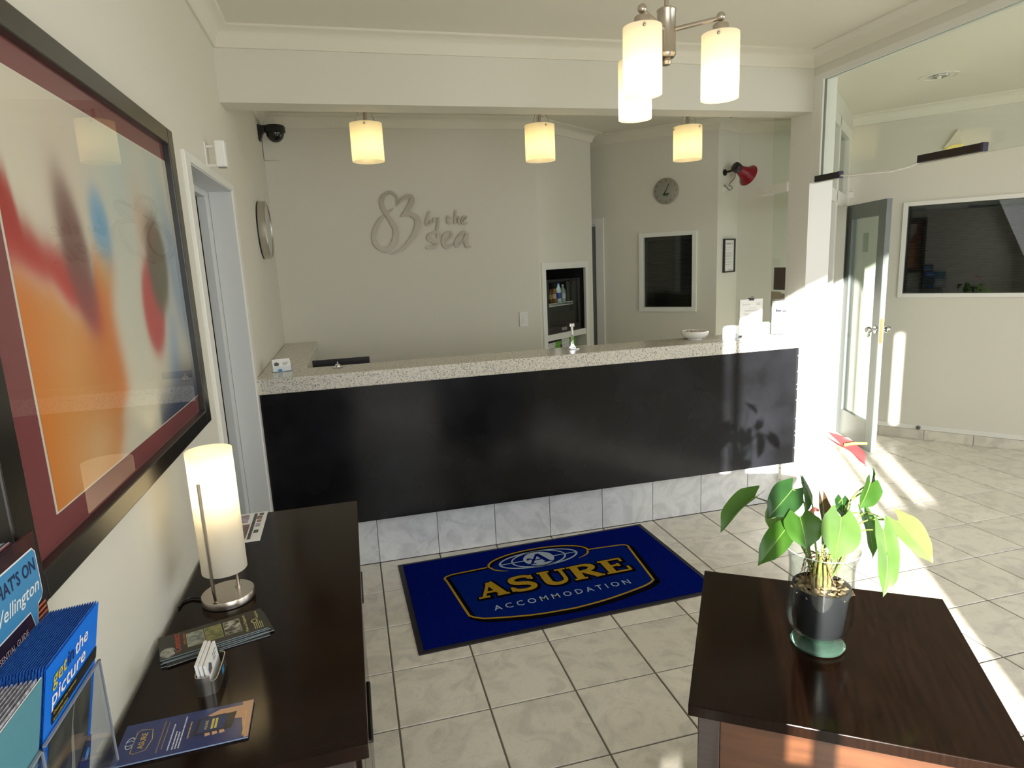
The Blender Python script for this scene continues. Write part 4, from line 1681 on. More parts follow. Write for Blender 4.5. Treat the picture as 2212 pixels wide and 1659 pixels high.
ARCX, ARCY, ARX, ARY = 0.773, 0.655, 0.293, 0.118
arc = [(ARCX + ARX * math.cos(a), ARCY + ARY * math.sin(a)) for a in [math.radians(d) for d in range(-8, 189, 7)]]
z0 = 0.0092
# filled badge in the lighter blue
b = NB()
fr_in = rounded_frame()
poly(b, fr_in + [(1.05, 0.66), (0.773, 0.74), (0.49, 0.66)], z0)
obj('badge_field', b, M_matblue2, mt)
b = NB()
ribbon(b, rounded_frame(0.012, -0.022)[3:22], 0.030, z0 + 0.0003, sm=4)
ribbon(b, [(x + 0.006, y - 0.008) for x, y in arc], 0.026, z0 + 0.0003)
ribbon(b, rounded_frame(0.004, -0.012)[0:5], 0.018, z0 + 0.0003)
obj('badge_shadow', b, M_matblack, mt)
b = NB()
ribbon(b, rounded_frame(), 0.0115, z0 + 0.0006, sm=4)
ribbon(b, arc, 0.0125, z0 + 0.0007)
ribbon(b, [(0.485, 0.645, 0.012), (0.500, 0.612, 0.011), (0.535, 0.585, 0.008), (0.570, 0.572, 0.002)], None, z0 + 0.0007, sm=4)
ribbon(b, [(1.062, 0.645, 0.012), (1.048, 0.612, 0.011), (1.015, 0.588, 0.008), (0.975, 0.572, 0.002)], None, z0 + 0.0007, sm=4)
obj('gold_outline', b, M_matgold, mt)
# globe
b = NB()
gx, gy = 0.768, 0.650
ring2(b, gx, gy, 0.225, 0.090, 0.012, z0 + 0.0008)
ring2(b, gx, gy, 0.155, 0.088, 0.010, z0 + 0.0008)
rect(b, gx - 0.225, gx - 0.08, gy - 0.004, gy + 0.004, z0 + 0.0008)
rect(b, gx + 0.08, gx + 0.225, gy - 0.004, gy + 0.004, z0 + 0.0008)
disc2(b, gx, gy, 0.088, 0.080, z0 + 0.001)
obj('globe', b, M_matwhite, mt)
b = NB()
ribbon(b, ((gx - 0.055, gy - 0.048), (gx + 0.006, gy + 0.056)), 0.014, z0 + 0.0012)
ribbon(b, ((gx + 0.002, gy + 0.056), (gx + 0.040, gy - 0.048)), 0.026, z0 + 0.0013)
ribbon(b, ((gx - 0.045, gy - 0.012), (gx + 0.03, gy - 0.012)), 0.011, z0 + 0.0014)
ribbon(b, ((gx - 0.070, gy - 0.050), (gx - 0.030, gy - 0.050)), 0.010, z0 + 0.0015)
ribbon(b, ((gx + 0.012, gy - 0.050), (gx + 0.064, gy - 0.050)), 0.010, z0 + 0.0015)
ribbon(b, ((gx - 0.066, gy - 0.004, 0.012), (gx - 0.058, gy + 0.012, 0.014), (gx - 0.044, gy + 0.004, 0.010), (gx - 0.030, gy - 0.010, 0.008)), None, z0 + 0.0016, sm=4)
obj('globe_letter', b, M_matblue, mt)


def serif_letter(bm, ch, x, y, w, h, k, z):
    """slab-serif capital out of flat strokes; k fattens it (for the dark outline)"""
    T, t, s = 0.042 + k, 0.018 + k, 0.016 + k

    def X(u): return x + u * w

    def Y(v): return y + v * h

    def st(u0, v0, u1, v1, wd):
        nonlocal z
        z += 0.00002
        ax_, ay_, bx_, by_ = X(u0), Y(v0), X(u1), Y(v1)
        L_ = math.hypot(bx_ - ax_, by_ - ay_)
        e = k / 2 / L_
        ribbon(bm, ((ax_ - (bx_ - ax_) * e, ay_ - (by_ - ay_) * e), (bx_ + (bx_ - ax_) * e, by_ + (by_ - ay_) * e)), wd, z)
    if ch == 'A':
        st(0.16, 0.03, 0.50, 0.97, t)
        st(0.50, 0.97, 0.82, 0.03, T)
        st(0.28, 0.33, 0.70, 0.33, t)
        st(0.0, 0.05, 0.36, 0.05, s)
        st(0.60, 0.05, 1.0, 0.05, s)
    elif ch == 'S':
        pts = [(0.86, 0.72, 0.6), (0.78, 0.90, 0.8), (0.50, 0.96, 0.75), (0.20, 0.88, 0.95), (0.14, 0.70, 1.0), (0.30, 0.55, 1.05), (0.68, 0.45, 1.05), (0.86, 0.28, 1.0),
               (0.78, 0.10, 0.9), (0.48, 0.04, 0.75), (0.18, 0.10, 0.8), (0.08, 0.28, 0.6)]
        ribbon(bm, [(X(a), Y(c), 0.034 * wd + k) for a, c, wd in pts], None, z, sm=5)
        st(0.92, 0.66, 0.92, 0.96, s)
        st(0.04, 0.04, 0.04, 0.34, s)
    elif ch == 'U':
        pts = [(0.20, 0.95, 1), (0.20, 0.32, 1), (0.28, 0.12, 0.9), (0.50, 0.04, 0.7), (0.72, 0.12, 0.6), (0.80, 0.32, 0.5), (0.80, 0.95, 0.5)]
        ribbon(bm, [(X(a), Y(c), 0.042 * wd + k) for a, c, wd in pts], None, z, sm=5)
        st(0.0, 0.95, 0.42, 0.95, s)
        st(0.62, 0.95, 1.0, 0.95, s)
    elif ch == 'R':
        st(0.22, 0.03, 0.22, 0.97, T)
        ribbon(bm, [(X(a), Y(c), 0.030 * wd + k) for a, c, wd in ((0.22, 0.94, 0.7), (0.55, 0.94, 0.8), (0.76, 0.84, 1.2), (0.78, 0.68, 1.2), (0.58, 0.53, 0.9), (0.22, 0.51, 0.7))],
               None, z + 0.0001, sm=5)
        st(0.48, 0.51, 0.84, 0.05, T * 0.95)
        st(0.0, 0.05, 0.42, 0.05, s)
        st(0.0, 0.95, 0.30, 0.95, s)
        st(0.68, 0.05, 1.0, 0.05, s)
    elif ch == 'E':
        st(0.24, 0.03, 0.24, 0.97, T)
        st(0.0, 0.95, 0.90, 0.95, s)
        st(0.0, 0.05, 0.95, 0.05, s)
        st(0.24, 0.51, 0.66, 0.51, t)
        st(0.88, 0.72, 0.88, 0.97, s)
        st(0.94, 0.03, 0.94, 0.32, s)
        st(0.66, 0.40, 0.66, 0.63, s)


WORD = (('A', 0.352, 0.160), ('S', 0.530, 0.140), ('U', 0.700, 0.160), ('R', 0.868, 0.168), ('E', 1.050, 0.145))
b = NB()
for chh, lx, lw in WORD:
    serif_letter(b, chh, lx + 0.004, 0.338, lw, 0.150, 0.026, z0 + 0.0005)
obj('lettering_shadow', b, M_matblack, mt)
for chh, lx, lw in WORD:
    b = NB()
    serif_letter(b, chh, lx, 0.344, lw, 0.150, 0.0, z0 + 0.0011)
    obj('gold_letter', b, M_matgold, mt)
b = NB()
text(b, 'A C C O M M O D A T I O N', 0.398, 0.216, 0.046, 0.722, z0 + 0.0008, bold=0.004)
obj('small_lettering', b, M_matwhite, mt)

# ------------------------------------------------------------------ console along the left wall
cs = thing('console_cabinet', 'dark wood console cabinet standing against the left wall under the framed picture', 'cabinet', (XW + 0.012, -2.443, 0), 0.0)
# local x away from the wall, y along it
CWD, CLN = 0.438, 1.195
b = NB()
box(b, 0, CWD, 0, CLN, 0.817, 0.845)
obj('top', b, M_wood, cs, bev=0.002)
b = NB()
box(b, 0.008, CWD - 0.030, 0.015, CLN - 0.015, 0.09, 0.817)
obj('carcass', b, M_wood_edge, cs)
for sx in (0.010, CWD - 0.070):
    for sy in (0.012, CLN - 0.057):
        b = NB()
        box(b, sx, sx + 0.045, sy, sy + 0.045, 0.0, 0.817)
        obj('leg', b, M_wood_edge, cs, bev=0.002)
M_handle = mat('dark_metal_handle', (0.02, 0.016, 0.014), 0.3, 0.6)
for k in range(2):
    y0, y1 = 0.06 + 0.54 * k, 0.06 + 0.54 * (k + 1) - 0.015
    b = NB()
    box(b, CWD - 0.030, CWD - 0.016, y0, y1, 0.655, 0.805)
    d_ = obj('drawer', b, M_wood, cs, bev=0.002)
    b = NB()
    yc = (y0 + y1) / 2
    ho = 0.001 if k == 0 else -0.004
    tube(b, [(CWD - 0.016, yc - 0.18, 0.735), (CWD + ho, yc - 0.18, 0.735), (CWD + ho, yc + 0.0, 0.735), (CWD - 0.016, yc + 0.0, 0.735)], 0.005, 8)
    obj('handle', b, M_handle, d_)
    b = NB()
    box(b, CWD - 0.030, CWD - 0.016, y0, y1, 0.11, 0.645)
    obj('door', b, M_wood, cs, bev=0.002)

ZT = 0.845
# ------------------------------------------------------------------ table lamp
tl = thing('table_lamp', 'table lamp with a tall white glass cylinder shade on a round brushed base', 'lamp', (0.047, -1.832, ZT))
b = NB()
lathe(b, [(0, 0), (0.060, 0), (0.062, 0.002), (0.062, 0.019), (0.0605, 0.021), (0, 0.021)], 48)
obj('base', b, M_nickel, tl, True)
b = NB()
tube(b, [(-0.018, -0.052, 0.021), (-0.018, -0.060, 0.06), (-0.018, -0.060, 0.325)], 0.0042, 12)
obj('front_rod', b, M_nickel, tl, True)
b = NB()
cyl(b, -0.018, -0.052, 0.021, 0.024, 0.008, 16)
cyl(b, 0.022, 0.020, 0.021, 0.024, 0.008, 16)
obj('ferrule', b, M_nickel, tl, True)
b = NB()
tube(b, [(0.022, 0.020, 0.021), (0.022, 0.020, 0.30)], 0.0042, 12)
tube(b, [(0.022, 0.020, 0.12), (0.0, 0.0, 0.13)], 0.003, 8)
obj('rear_rod', b, M_nickel, tl, True)
b = NB()
lathe(b, [(0.0525, 0.082), (0.0525, 0.390)], 48)
obj('shade', b, M_opal_white, tl, True)
b = NB()
lathe(b, [(0, 0.235), (0.016, 0.242), (0.022, 0.262), (0.018, 0.285), (0.010, 0.30), (0, 0.302)], 20)
obj('bulb', b, M_bulb, tl, True)
b = NB()
cyl(b, 0, 0, 0.12, 0.235, 0.013, 16)
obj('lamp_holder', b, M_white, tl, True)
b = NB()
tube(b, [(-0.03, 0.045, 0.075), (-0.03, 0.045, 0.10)], 0.006, 10)
obj('switch', b, M_black, tl, True)
b = NB()
tube(b, [(-0.055, 0.012, 0.008), (-0.075, 0.022, 0.006), (-0.095, 0.028, 0.005), (-0.110, 0.014, 0.004), (-0.112, -0.012, 0.004)], 0.003, 8, sm=6)
obj('cord', b, M_black, tl, True)
point_light('lamp_bulb_and_fill', (0.047, -1.832, ZT + 0.325), 0.85, WARM, 0.012)
point_light('lamp_bulb_and_fill', (0.047, -1.832, ZT + 0.165), 0.38, WARM, 0.012)  # second light, added to brighten the lower part of the shade

# ------------------------------------------------------------------ framed picture
py0, py1, pz0, pz1 = -2.504, -1.310, 1.196, 2.061
pf = thing('framed_picture', 'large abstract print with maroon mount and black frame on the left wall', 'picture', (XW, py0, pz0), math.radians(90))
PW, PH = py1 - py0, pz1 - pz0
b = NB()
fw_ = 0.056
pr = ((0.0, 0.0), (fw_, 0.0))
box(b, 0, fw_, -0.032, 0, 0, PH)
box(b, PW - fw_, PW, -0.032, 0, 0, PH)
box(b, fw_, PW - fw_, -0.032, 0, 0, fw_ - 0.012)
box(b, fw_, PW - fw_, -0.032, 0, PH - fw_ + 0.010, PH)
obj('frame', b, M_blackframe, pf, bev=0.003)
b = NB()
box(b, fw_ - 0.004, PW - fw_ + 0.004, -0.013, -0.009, fw_ - 0.016, PH - fw_ + 0.014)
obj('mount', b, mat('maroon_mount', (0.20, 0.046, 0.050), 0.8), pf)  # maroon lightened to carry the reflection on the glass
ix0, ix1, iz0, iz1 = 0.166, PW - 0.032 - 0.056 + 0.056 - 0.004, 0.094, PH - 0.094
ix1 = -1.346 - py0
b = NB()
box(b, ix0 - 0.003, ix1 + 0.003, -0.0145, -0.013, iz0 - 0.003, iz1 + 0.003)
obj('mount_bevel', b, mat('cream_bevel', (0.75, 0.70, 0.58), 0.7), pf)


def art(s, t):
    def sm(d, w): return 1 / (1 + math.exp(max(-30, min(30, d / w))))

    def ell(cx_, cy_, rx, ry, ang):
        c, s_ = math.cos(ang), math.sin(ang)
        dx, dy = s - cx_, (t - cy_) * 0.68
        u, v = (dx * c + dy * s_) / rx, (-dx * s_ + dy * c) / ry
        return (math.hypot(u, v) - 1) * min(rx, ry)

    def mixc(a, c, f): return tuple(a[i] * (1 - f) + c[i] * f for i in range(3))

    def interp(x, tab):
        for (x0, y0), (x1, y1) in zip(tab, tab[1:]):
            if x <= x1:
                f_ = max(0.0, (x - x0) / (x1 - x0))
                f_ = f_ * f_ * (3 - 2 * f_)
                return y0 + (y1 - y0) * f_
        return tab[-1][1]
    k = (0.72, 0.66, 0.54)
    k = mixc(k, (0.76, 0.55, 0.45), 0.45 * sm(ell(0.26, 0.80, 0.08, 0.16, -0.25), 0.05))
    k = mixc(k, (0.42, 0.62, 0.64), 0.60 * sm(ell(0.56, 0.90, 0.09, 0.14, -0.2), 0.05))
    k = mixc(k, (0.42, 0.60, 0.62), 0.55 * sm(ell(0.84, 0.86, 0.07, 0.18, 0.0), 0.03))
    k = mixc(k, (0.50, 0.60, 0.58), 0.40 * sm(ell(0.50, 0.42, 0.05, 0.22, 0.1), 0.05))
    # orange field, its right edge runs in slow waves
    e = interp(t, ((0.0, 0.30), (0.10, 0.34), (0.20, 0.40), (0.42, 0.385), (0.58, 0.415), (0.66, 0.40)))
    top = interp(s, ((0.0, 0.57), (0.10, 0.525), (0.20, 0.45), (0.27, 0.42), (0.33, 0.60), (0.40, 0.62)))
    orange = mixc((0.66, 0.175, 0.012), (0.72, 0.32, 0.085), sm(ell(0.15, 0.34, 0.09, 0.20, -0.2), 0.04))
    k = mixc(k, orange, sm(s - e, 0.014) * sm(t - top, 0.02))
    k = mixc(k, (0.75, 0.55, 0.30), 0.7 * sm(ell(0.20, 0.06, 0.09, 0.06, 0.3), 0.03))
    # blue lens
    k = mixc(k, (0.17, 0.40, 0.62), 0.95 * sm(ell(0.388, 0.680, 0.048, 0.072, 0.12), 0.008))
    k = mixc(k, (0.62, 0.50, 0.22), 0.6 * sm(ell(0.375, 0.560, 0.030, 0.030, 0.0), 0.015))
    # red sweep
    up = interp(s, ((0.0, 0.83), (0.03, 0.77), (0.058, 0.669), (0.122, 0.623), (0.20, 0.60), (0.32, 0.50)))
    dn = interp(s, ((0.0, 0.565), (0.111, 0.524), (0.20, 0.45), (0.29, 0.38)))
    k = mixc(k, mixc((0.40, 0.022, 0.018), (0.56, 0.035, 0.032), max(0, min(1, (0.66 - t) * 6))), sm(t - up, 0.016) * sm(dn - t, 0.012) * sm(s - 0.31, 0.012))
    # mauve-brown lens
    k = mixc(k, mixc((0.17, 0.062, 0.055), (0.30, 0.050, 0.060), max(0, min(1, (0.60 - t) * 4))), 0.95 * sm(ell(0.245, 0.592, 0.058, 0.142, 0.20), 0.008))
    # right side: pink tip, blue band, red drop, olive lens, navy foot
    k = mixc(k, (0.72, 0.40, 0.26), 0.6 * sm(ell(0.665, 0.72, 0.035, 0.06, 0.2), 0.02))
    k = mixc(k, (0.25, 0.36, 0.50), 0.9 * sm(ell(0.925, 0.52, 0.070, 0.190, 0.18), 0.014))
    k = mixc(k, (0.28, 0.42, 0.62), 0.9 * sm(ell(0.790, 0.21, 0.045, 0.120, -0.30), 0.018))
    k = mixc(k, (0.52, 0.022, 0.036), 0.97 * sm(ell(0.668, 0.420, 0.086, 0.120, -0.15), 0.007))
    k = mixc(k, (0.085, 0.080, 0.045), 0.96 * sm(ell(0.757, 0.570, 0.086, 0.122, -0.15), 0.008))
    k = mixc(k, (0.20, 0.08, 0.055), 0.75 * sm(ell(0.730, 0.675, 0.055, 0.055, 0.0), 0.018))
    k = mixc(k, (0.012, 0.030, 0.095), 0.97 * sm(-(s - 0.585 - 0.10 * t), 0.008) * sm(t - 0.11 - 0.05 * math.sin(s * 9), 0.03))
    return k


NX, NZ = 150, 104
me = bpy.data.meshes.new('print')
vv = [(ix0 + (ix1 - ix0) * i / NX, -0.0150, iz0 + (iz1 - iz0) * j / NZ) for j in range(NZ + 1) for i in range(NX + 1)]
ff = [(j * (NX + 1) + i, j * (NX + 1) + i + 1, (j + 1) * (NX + 1) + i + 1, (j + 1) * (NX + 1) + i) for j in range(NZ) for i in range(NX)]
me.from_pydata(vv, [], ff)
ca_ = me.color_attributes.new('ink', 'FLOAT_COLOR', 'POINT')
flat = []
for j in range(NZ + 1):
    for i in range(NX + 1):
        flat += [*art(i / NX, j / NZ), 1.0]
ca_.data.foreach_set('color', flat)
m = bpy.data.materials.new('abstract_print')
m.use_nodes = True
vc = m.node_tree.nodes.new('ShaderNodeVertexColor')
vc.layer_name = 'ink'
bs = m.node_tree.nodes['Principled BSDF']
bs.inputs['Roughness'].default_value = 0.7
m.node_tree.links.new(vc.outputs['Color'], bs.inputs['Base Color'])
me.materials.append(m)
o = bpy.data.objects.new('print', me)
COL.objects.link(o)
o.parent = pf
b = NB()
rect(b, fw_ - 0.004, PW - fw_ + 0.004, fw_ - 0.016, PH - fw_ + 0.014, 0.0190)
stand(b)
obj('glass', b, M_picpane, pf)

# ------------------------------------------------------------------ leaflets and small things on the console
M_olive = mat('dark_olive_cover', (0.020, 0.018, 0.011), 0.3)
M_page = mat('blue_grey_page_edge', (0.20, 0.25, 0.27), 0.5)
for k in range(5):
    top = k == 4
    lab = ('topmost dark leaflet with three small photographs and red lettering, on the console below the lamp' if top else
           ('lowest', 'second', 'third', 'fourth')[k] + ' dark leaflet from the bottom of the fanned pile on the console')
    t = thing('leaflet', lab, 'leaflet', (0.045 + 0.004 * (4 - k) * (1 if k % 2 else 0.4), -2.006 - 0.0035 * (4 - k), ZT + 0.0006 + 0.0022 * k),
              math.radians(106.5 + (4 - k) * (1.1 if k % 2 else -0.5)), 'leaflets on the console')
    b = NB()
    box(b, -0.049, 0.049, -0.108, 0.108, 0.0, 0.0020)
    obj('sheet', b, [M_page], t)
    b = NB()
    rect(b, -0.049, 0.049, -0.108, 0.108, 0.00205)
    obj('cover', b, M_olive, t)
    if top:
        zz = 0.0022
        for nm, c, c2_, y in (('grey_photo', (0.12, 0.14, 0.12), (0.30, 0.32, 0.28), 0.020), ('moss_photo', (0.10, 0.11, 0.03), (0.22, 0.21, 0.08), -0.017), ('farm_photo', (0.035, 0.03, 0.02), (0.42, 0.42, 0.36), -0.056)):
            b = NB()
            rect(b, -0.028, 0.030, y, y + 0.033, zz)
            obj('photo', b, mat(nm, c, 0.35, c2=c2_, nscale=70, lo=0.42, hi=0.62), t)
        b = NB()
        for y in (0.020, -0.017, -0.056):
            for e0, e1, f0, f1 in ((-0.0295, -0.028, y - 0.001, y + 0.034), (0.030, 0.0315, y - 0.001, y + 0.034), (-0.028, 0.030, y - 0.001, y), (-0.028, 0.030, y + 0.033, y + 0.034)):
                rect(b, e0, e1, f0, f1, zz)
        obj('photo_border', b, mat('pale_gold_line', (0.34, 0.32, 0.16), 0.5), t)
        b = NB()
        text(b, 'Connect', -0.036, 0.067, 0.014, 0.080, zz, bold=0.012)
        obj('red_lettering', b, mat('red_orange_print', (0.42, 0.05, 0.02), 0.5), t)
        b = NB()
        text(b, 'with nature', -0.012, 0.056, 0.006, 0.050, zz, bold=0.006)
        obj('orange_lettering', b, mat('orange_print', (0.55, 0.13, 0.04), 0.5), t)
        b = NB()
        text(b, 'Meet at Staglands', -0.040, -0.069, 0.006, 0.078, zz, bold=0.006)
        ring2(b, -0.002, -0.086, 0.008, 0.006, 0.002, zz)
        text(b, 'Staglands', 0.008, -0.096, 0.006, 0.034, zz, bold=0.004)
        for q_ in range(5):
            rect(b, -0.040, -0.010 + 0.002 * (q_ % 2), -0.084 - 0.004 * q_, -0.0828 - 0.004 * q_, zz)
        obj('yellow_lettering', b, mat('pale_yellow_print', (0.58, 0.52, 0.20), 0.5), t)
        b = NB()
        disc2(b, -0.026, 0.092, 0.020, 0.015, zz)
        obj('bird_photo', b, mat('bird_grey', (0.16, 0.17, 0.15), 0.4, c2=(0.42, 0.42, 0.36), nscale=90), t)

# small steel card holder with cards
ctp = (0.068, -2.166, ZT)
cta = math.radians(90)
t = thing('steel_card_holder', 'curved steel card holder standing on the console between leaflets and blue booklet', 'card holder', ctp, cta)
b = NB()
pts = [(-0.050, -0.012), (-0.047, -0.020), (-0.03, -0.023), (0.03, -0.023), (0.048, -0.020), (0.052, -0.010)]
ribbon(b, smooth_pts([(x, y) for x, y in pts], 4), 0.0018, 0.0, 0.028)
ribbon(b, smooth_pts([(-0.050, -0.012), (-0.054, 0.0), (-0.050, 0.012), (-0.03, 0.016), (0.03, 0.016), (0.05, 0.012), (0.054, 0.0), (0.052, -0.010)], 4), 0.0018, 0.0, 0.040)
prism(b, ((-0.05, -0.018), (0.05, -0.018), (0.05, 0.014), (-0.05, 0.014)), 0.0, 0.002)
obj('tray', b, M_steel, t, True)
b = NB()
rect(b, -0.006, 0.012, 0.008, 0.022, 0.0245)
stand(b)
obj('sticker', b, mat('sky_blue_print', (0.03, 0.25, 0.55), 0.5), t)
for k, (gy, lab) in enumerate(((-0.010, 'front white card with a dark emblem, in the steel holder on the console'), (-0.002, 'second white card behind the front one in the steel holder on the console'),
                               (0.005, 'rearmost white card in the steel holder on the console'))):
    p = Vector(ctp) + Vector((-gy * math.sin(cta), gy * math.cos(cta), 0.0022))
    c = thing('business_card', lab, 'card', p, cta, 'business cards on the console')
    b = NB()
    box(b, -0.044, 0.044, -0.0025, 0.0025, 0.0, 0.056 + 0.002 * k)
    b.transform(Matrix.Rotation(math.radians(-6), 4, 'X'))
    obj('card', b, M_card, c)
    if k == 0:
        b = NB()
        poly(b, ((-0.036, 0.041), (-0.024, 0.050), (-0.010, 0.041), (-0.013, 0.030), (-0.034, 0.030)), 0.0028)
        for q_ in range(3):
            rect(b, 0.006, 0.034 - 0.005 * q_, 0.046 - 0.006 * q_, 0.048 - 0.006 * q_, 0.0028)
        stand(b)
        b.transform(Matrix.Rotation(math.radians(-6), 4, 'X'))
        obj('print', b, M_ink, c)

# blue booklet with gold badge, small text, a hand with a tablet
t = thing('blue_booklet', 'navy booklet with gold badge and a printed hand holding a tablet, on the console', 'booklet', (0.058, -2.318, ZT + 0.0004), math.radians(91.8))
b = NB()
box(b, -0.050, 0.050, -0.107, 0.107, 0.0006, 0.0036)
obj('pages', b, mat('pale_blue_page', (0.28, 0.38, 0.55), 0.5), t)
b = NB()
box(b, -0.0505, 0.0505, -0.1075, 0.1075, 0.0036, 0.0042)
obj('cover', b, M_navy, t)
zz = 0.0044
b = NB()
for x0, w_, y in ((-0.040, 0.080, 0.040), (-0.034, 0.070, 0.033)):
    text(b, 'ACCOMMODATION', x0, y, 0.0022, w_, zz, bold=0.004)
ribbon(b, ((-0.026, 0.084), (0.026, 0.084), (0.030, 0.078), (0.026, 0.060), (0.0, 0.055), (-0.026, 0.060), (-0.030, 0.078), (-0.026, 0.084)), 0.0012, zz)
text(b, 'ASURE', -0.020, 0.066, 0.0095, 0.040, zz, bold=0.01)
for y, x0, x1 in ((-0.006, -0.020, 0.024),):
    k_ = x0
    while k_ < x1:
        rect(b, k_, k_ + 0.0022, y, y + 0.0026, zz)
        k_ += 0.0034
obj('gold_print', b, mat('gold_ink', (0.55, 0.36, 0.04), 0.4), t)
b = NB()
rnd = random.Random(5)
for y, x0, x1 in ((0.022, -0.040, 0.024), (0.015, -0.040, 0.006), (0.010, -0.040, 0.002), (0.005, -0.040, 0.040)):
    k_ = x0
    while k_ < x1:
        w_ = 0.0018 + 0.001 * rnd.random()
        rect(b, k_, k_ + w_, y, y + 0.0024, zz)
        k_ += w_ + 0.0010
ring2(b, 0.0, 0.090, 0.014, 0.0065, 0.0014, zz)
ring2(b, 0.0, 0.090, 0.006, 0.0065, 0.0012, zz)
obj('white_print', b, mat('pale_ink', (0.62, 0.66, 0.74), 0.5), t)
b = NB()
poly(b, ((-0.050, -0.107), (0.050, -0.107), (0.050, -0.088), (-0.005, -0.092), (-0.050, -0.100)), zz)
M_skin = mat('printed_skin', (0.55, 0.33, 0.20), 0.5)
poly(b, ((0.0, -0.107), (0.036, -0.107), (0.040, -0.090), (0.041, -0.050), (0.030, -0.030), (0.026, -0.036), (0.027, -0.060), (0.008, -0.075)), zz + 0.0001)
for q_ in range(3):
    poly(b, ((-0.026, -0.034 - 0.012 * q_), (-0.012, -0.030 - 0.012 * q_), (-0.012, -0.038 - 0.012 * q_), (-0.024, -0.042 - 0.012 * q_)), zz + 0.0001)
obj('printed_hand', b, M_skin, t)
b = NB()
poly(b, ((-0.018, -0.012), (0.024, -0.016), (0.026, -0.080), (-0.016, -0.076)), zz + 0.0002)
obj('printed_tablet', b, M_black, t)
b = NB()
poly(b, ((-0.014, -0.018), (0.020, -0.021), (0.022, -0.066), (-0.012, -0.062)), zz + 0.0003)
obj('tablet_screen', b, mat('screen_navy', (0.01, 0.03, 0.12), 0.4), t)
b = NB()
text(b, 'ASURE', -0.008, -0.034, 0.005, 0.024, zz + 0.0004, bold=0.008)
rect(b, -0.009, 0.018, -0.044, -0.040, zz + 0.0004)
rect(b, -0.009, 0.018, -0.050, -0.046, zz + 0.0004)
for x0 in (-0.046, -0.022, 0.004):
    rect(b, x0, x0 + 0.018, -0.098, -0.0964, zz + 0.0004)
obj('yellow_print', b, mat('yellow_ink', (0.62, 0.50, 0.10), 0.5), t)

# magazine at the far end
t = thing('photo_magazine', 'white magazine with small photographs lying behind the lamp at the far end of the console', 'magazine', (0.002, -1.372, ZT + 0.0004), math.radians(91))
b = NB()
box(b, -0.118, 0.120, -0.074, 0.074, 0.0006, 0.0046)
obj('pages', b, M_card, t)
zz = 0.0049
for nm, c, rs in (('plum_photo', (0.14, 0.075, 0.07), ((-0.095, 0.02, -0.030, 0.060), (0.055, 0.085, -0.062, -0.045), (0.03, 0.05, -0.062, -0.048))),
                  ('dark_band', (0.03, 0.03, 0.035), ((-0.105, 0.110, -0.044, -0.034), (-0.06, -0.035, -0.062, -0.048), (0.09, 0.11, -0.064, -0.050))),
                  ('violet_photo', (0.24, 0.20, 0.27), ((-0.01, 0.02, -0.062, -0.048), (0.035, 0.105, -0.020, 0.05)))):
    b = NB()
    for x0, x1, y0, y1 in rs:
        rect(b, x0, x1, y0, y1, zz)
    obj(nm, b, mat(nm, c, 0.3, c2=tuple(min(1, q * 2.2) for q in c), nscale=50), t)

# ------------------------------------------------------------------ brochure rack at the near end of the console
rk = thing('brochure_rack', 'clear tiered brochure rack on a slim board next to the console end', 'brochure rack', (-0.06, -2.655, 0.0))
b = NB()
box(b, -0.008, 0.0, -0.185, 0.178, 0.02, 1.20)
box(b, -0.008, 0.10, -0.185, 0.178, 0.0, 0.02)
obj('board', b, mat('grey_board', (0.25, 0.25, 0.25), 0.6), rk)
for y0, y1 in ((0.004, 0.178), (-0.178, -0.002)):
    b = NB()
    box(b, 0.0695, 0.072, y0, y1, 0.94, 1.105)
    box(b, 0.001, 0.072, y1 - 0.002, y1, 0.94, 1.105)
    box(b, 0.001, 0.072, y0, y0 + 0.002, 0.94, 1.105)
    box(b, 0.001, 0.072, y0, y1, 0.938, 0.940)
    obj('clear_pocket', b, M_acrylic, rk)
    b = NB()
    box(b, 0.069, 0.0725, y0, y1, 1.1045, 1.107)
    box(b, 0.070, 0.0725, y1 - 0.002, y1 + 0.0005, 0.94, 1.107)
    obj('pocket_lip', b, mat('grey_acrylic_edge', (0.25, 0.27, 0.30), 0.2), rk)

BX = -0.026
LEAN = 0.20


def stack_sheets(bm, n, pb, pt, y0, y1, h):
    for k in range(n):
        xb, xt = BX - 0.0012 - pb * k, BX - 0.0012 - pt * k + math.sin(LEAN) * h
        dz = h - 0.003 * ((k * 7) % 3) - 0.0001 * k
        a, c = y0 - 0.001 * (k % 2), y1 - 0.0015 * ((k * 5) % 3)
        v = box(bm, 0, 1, a, c, 0.942, 0.942 + dz)
        for i, q in enumerate(v):
            x = xb if i < 4 else xt
            q.co.x = x - (0 if i % 2 else (pt if i >= 4 else pb) * 0.8)
# front brochure, bright blue with waterfall photograph
M_rock = mat('rock_photo', (0.035, 0.034, 0.028), 0.35, c2=(0.16, 0.155, 0.12), nscale=16, nstretch=(1, 1, 1), lo=0.35, hi=0.7, ndetail=8)
t = thing('blue_brochure', 'bright blue brochure with a waterfall photograph at the front of the clear rack', 'brochure', (BX, -2.5635, 0.942), math.radians(90))
t.rotation_euler[0] = LEAN
b = NB()
box(b, -0.080, 0.080, 0.0, 0.001, 0.0, 0.262)
obj('cover', b, M_blue, t)
b = NB()
poly(b, ((-0.066, 0.035), (0.068, 0.035), (0.068, 0.170), (-0.066, 0.165)), 0.0006)
stand(b)
obj('photo', b, M_rock, t)
b = NB()
ribbon(b, ((0.010, 0.166, 0.004), (0.006, 0.13, 0.004), (0.010, 0.10, 0.008), (0.016, 0.07, 0.010), (0.020, 0.035, 0.016)), None, 0.0010, sm=4)
stand(b)
obj('waterfall', b, mat('water_print', (0.34, 0.34, 0.28), 0.4), t)
b = NB()
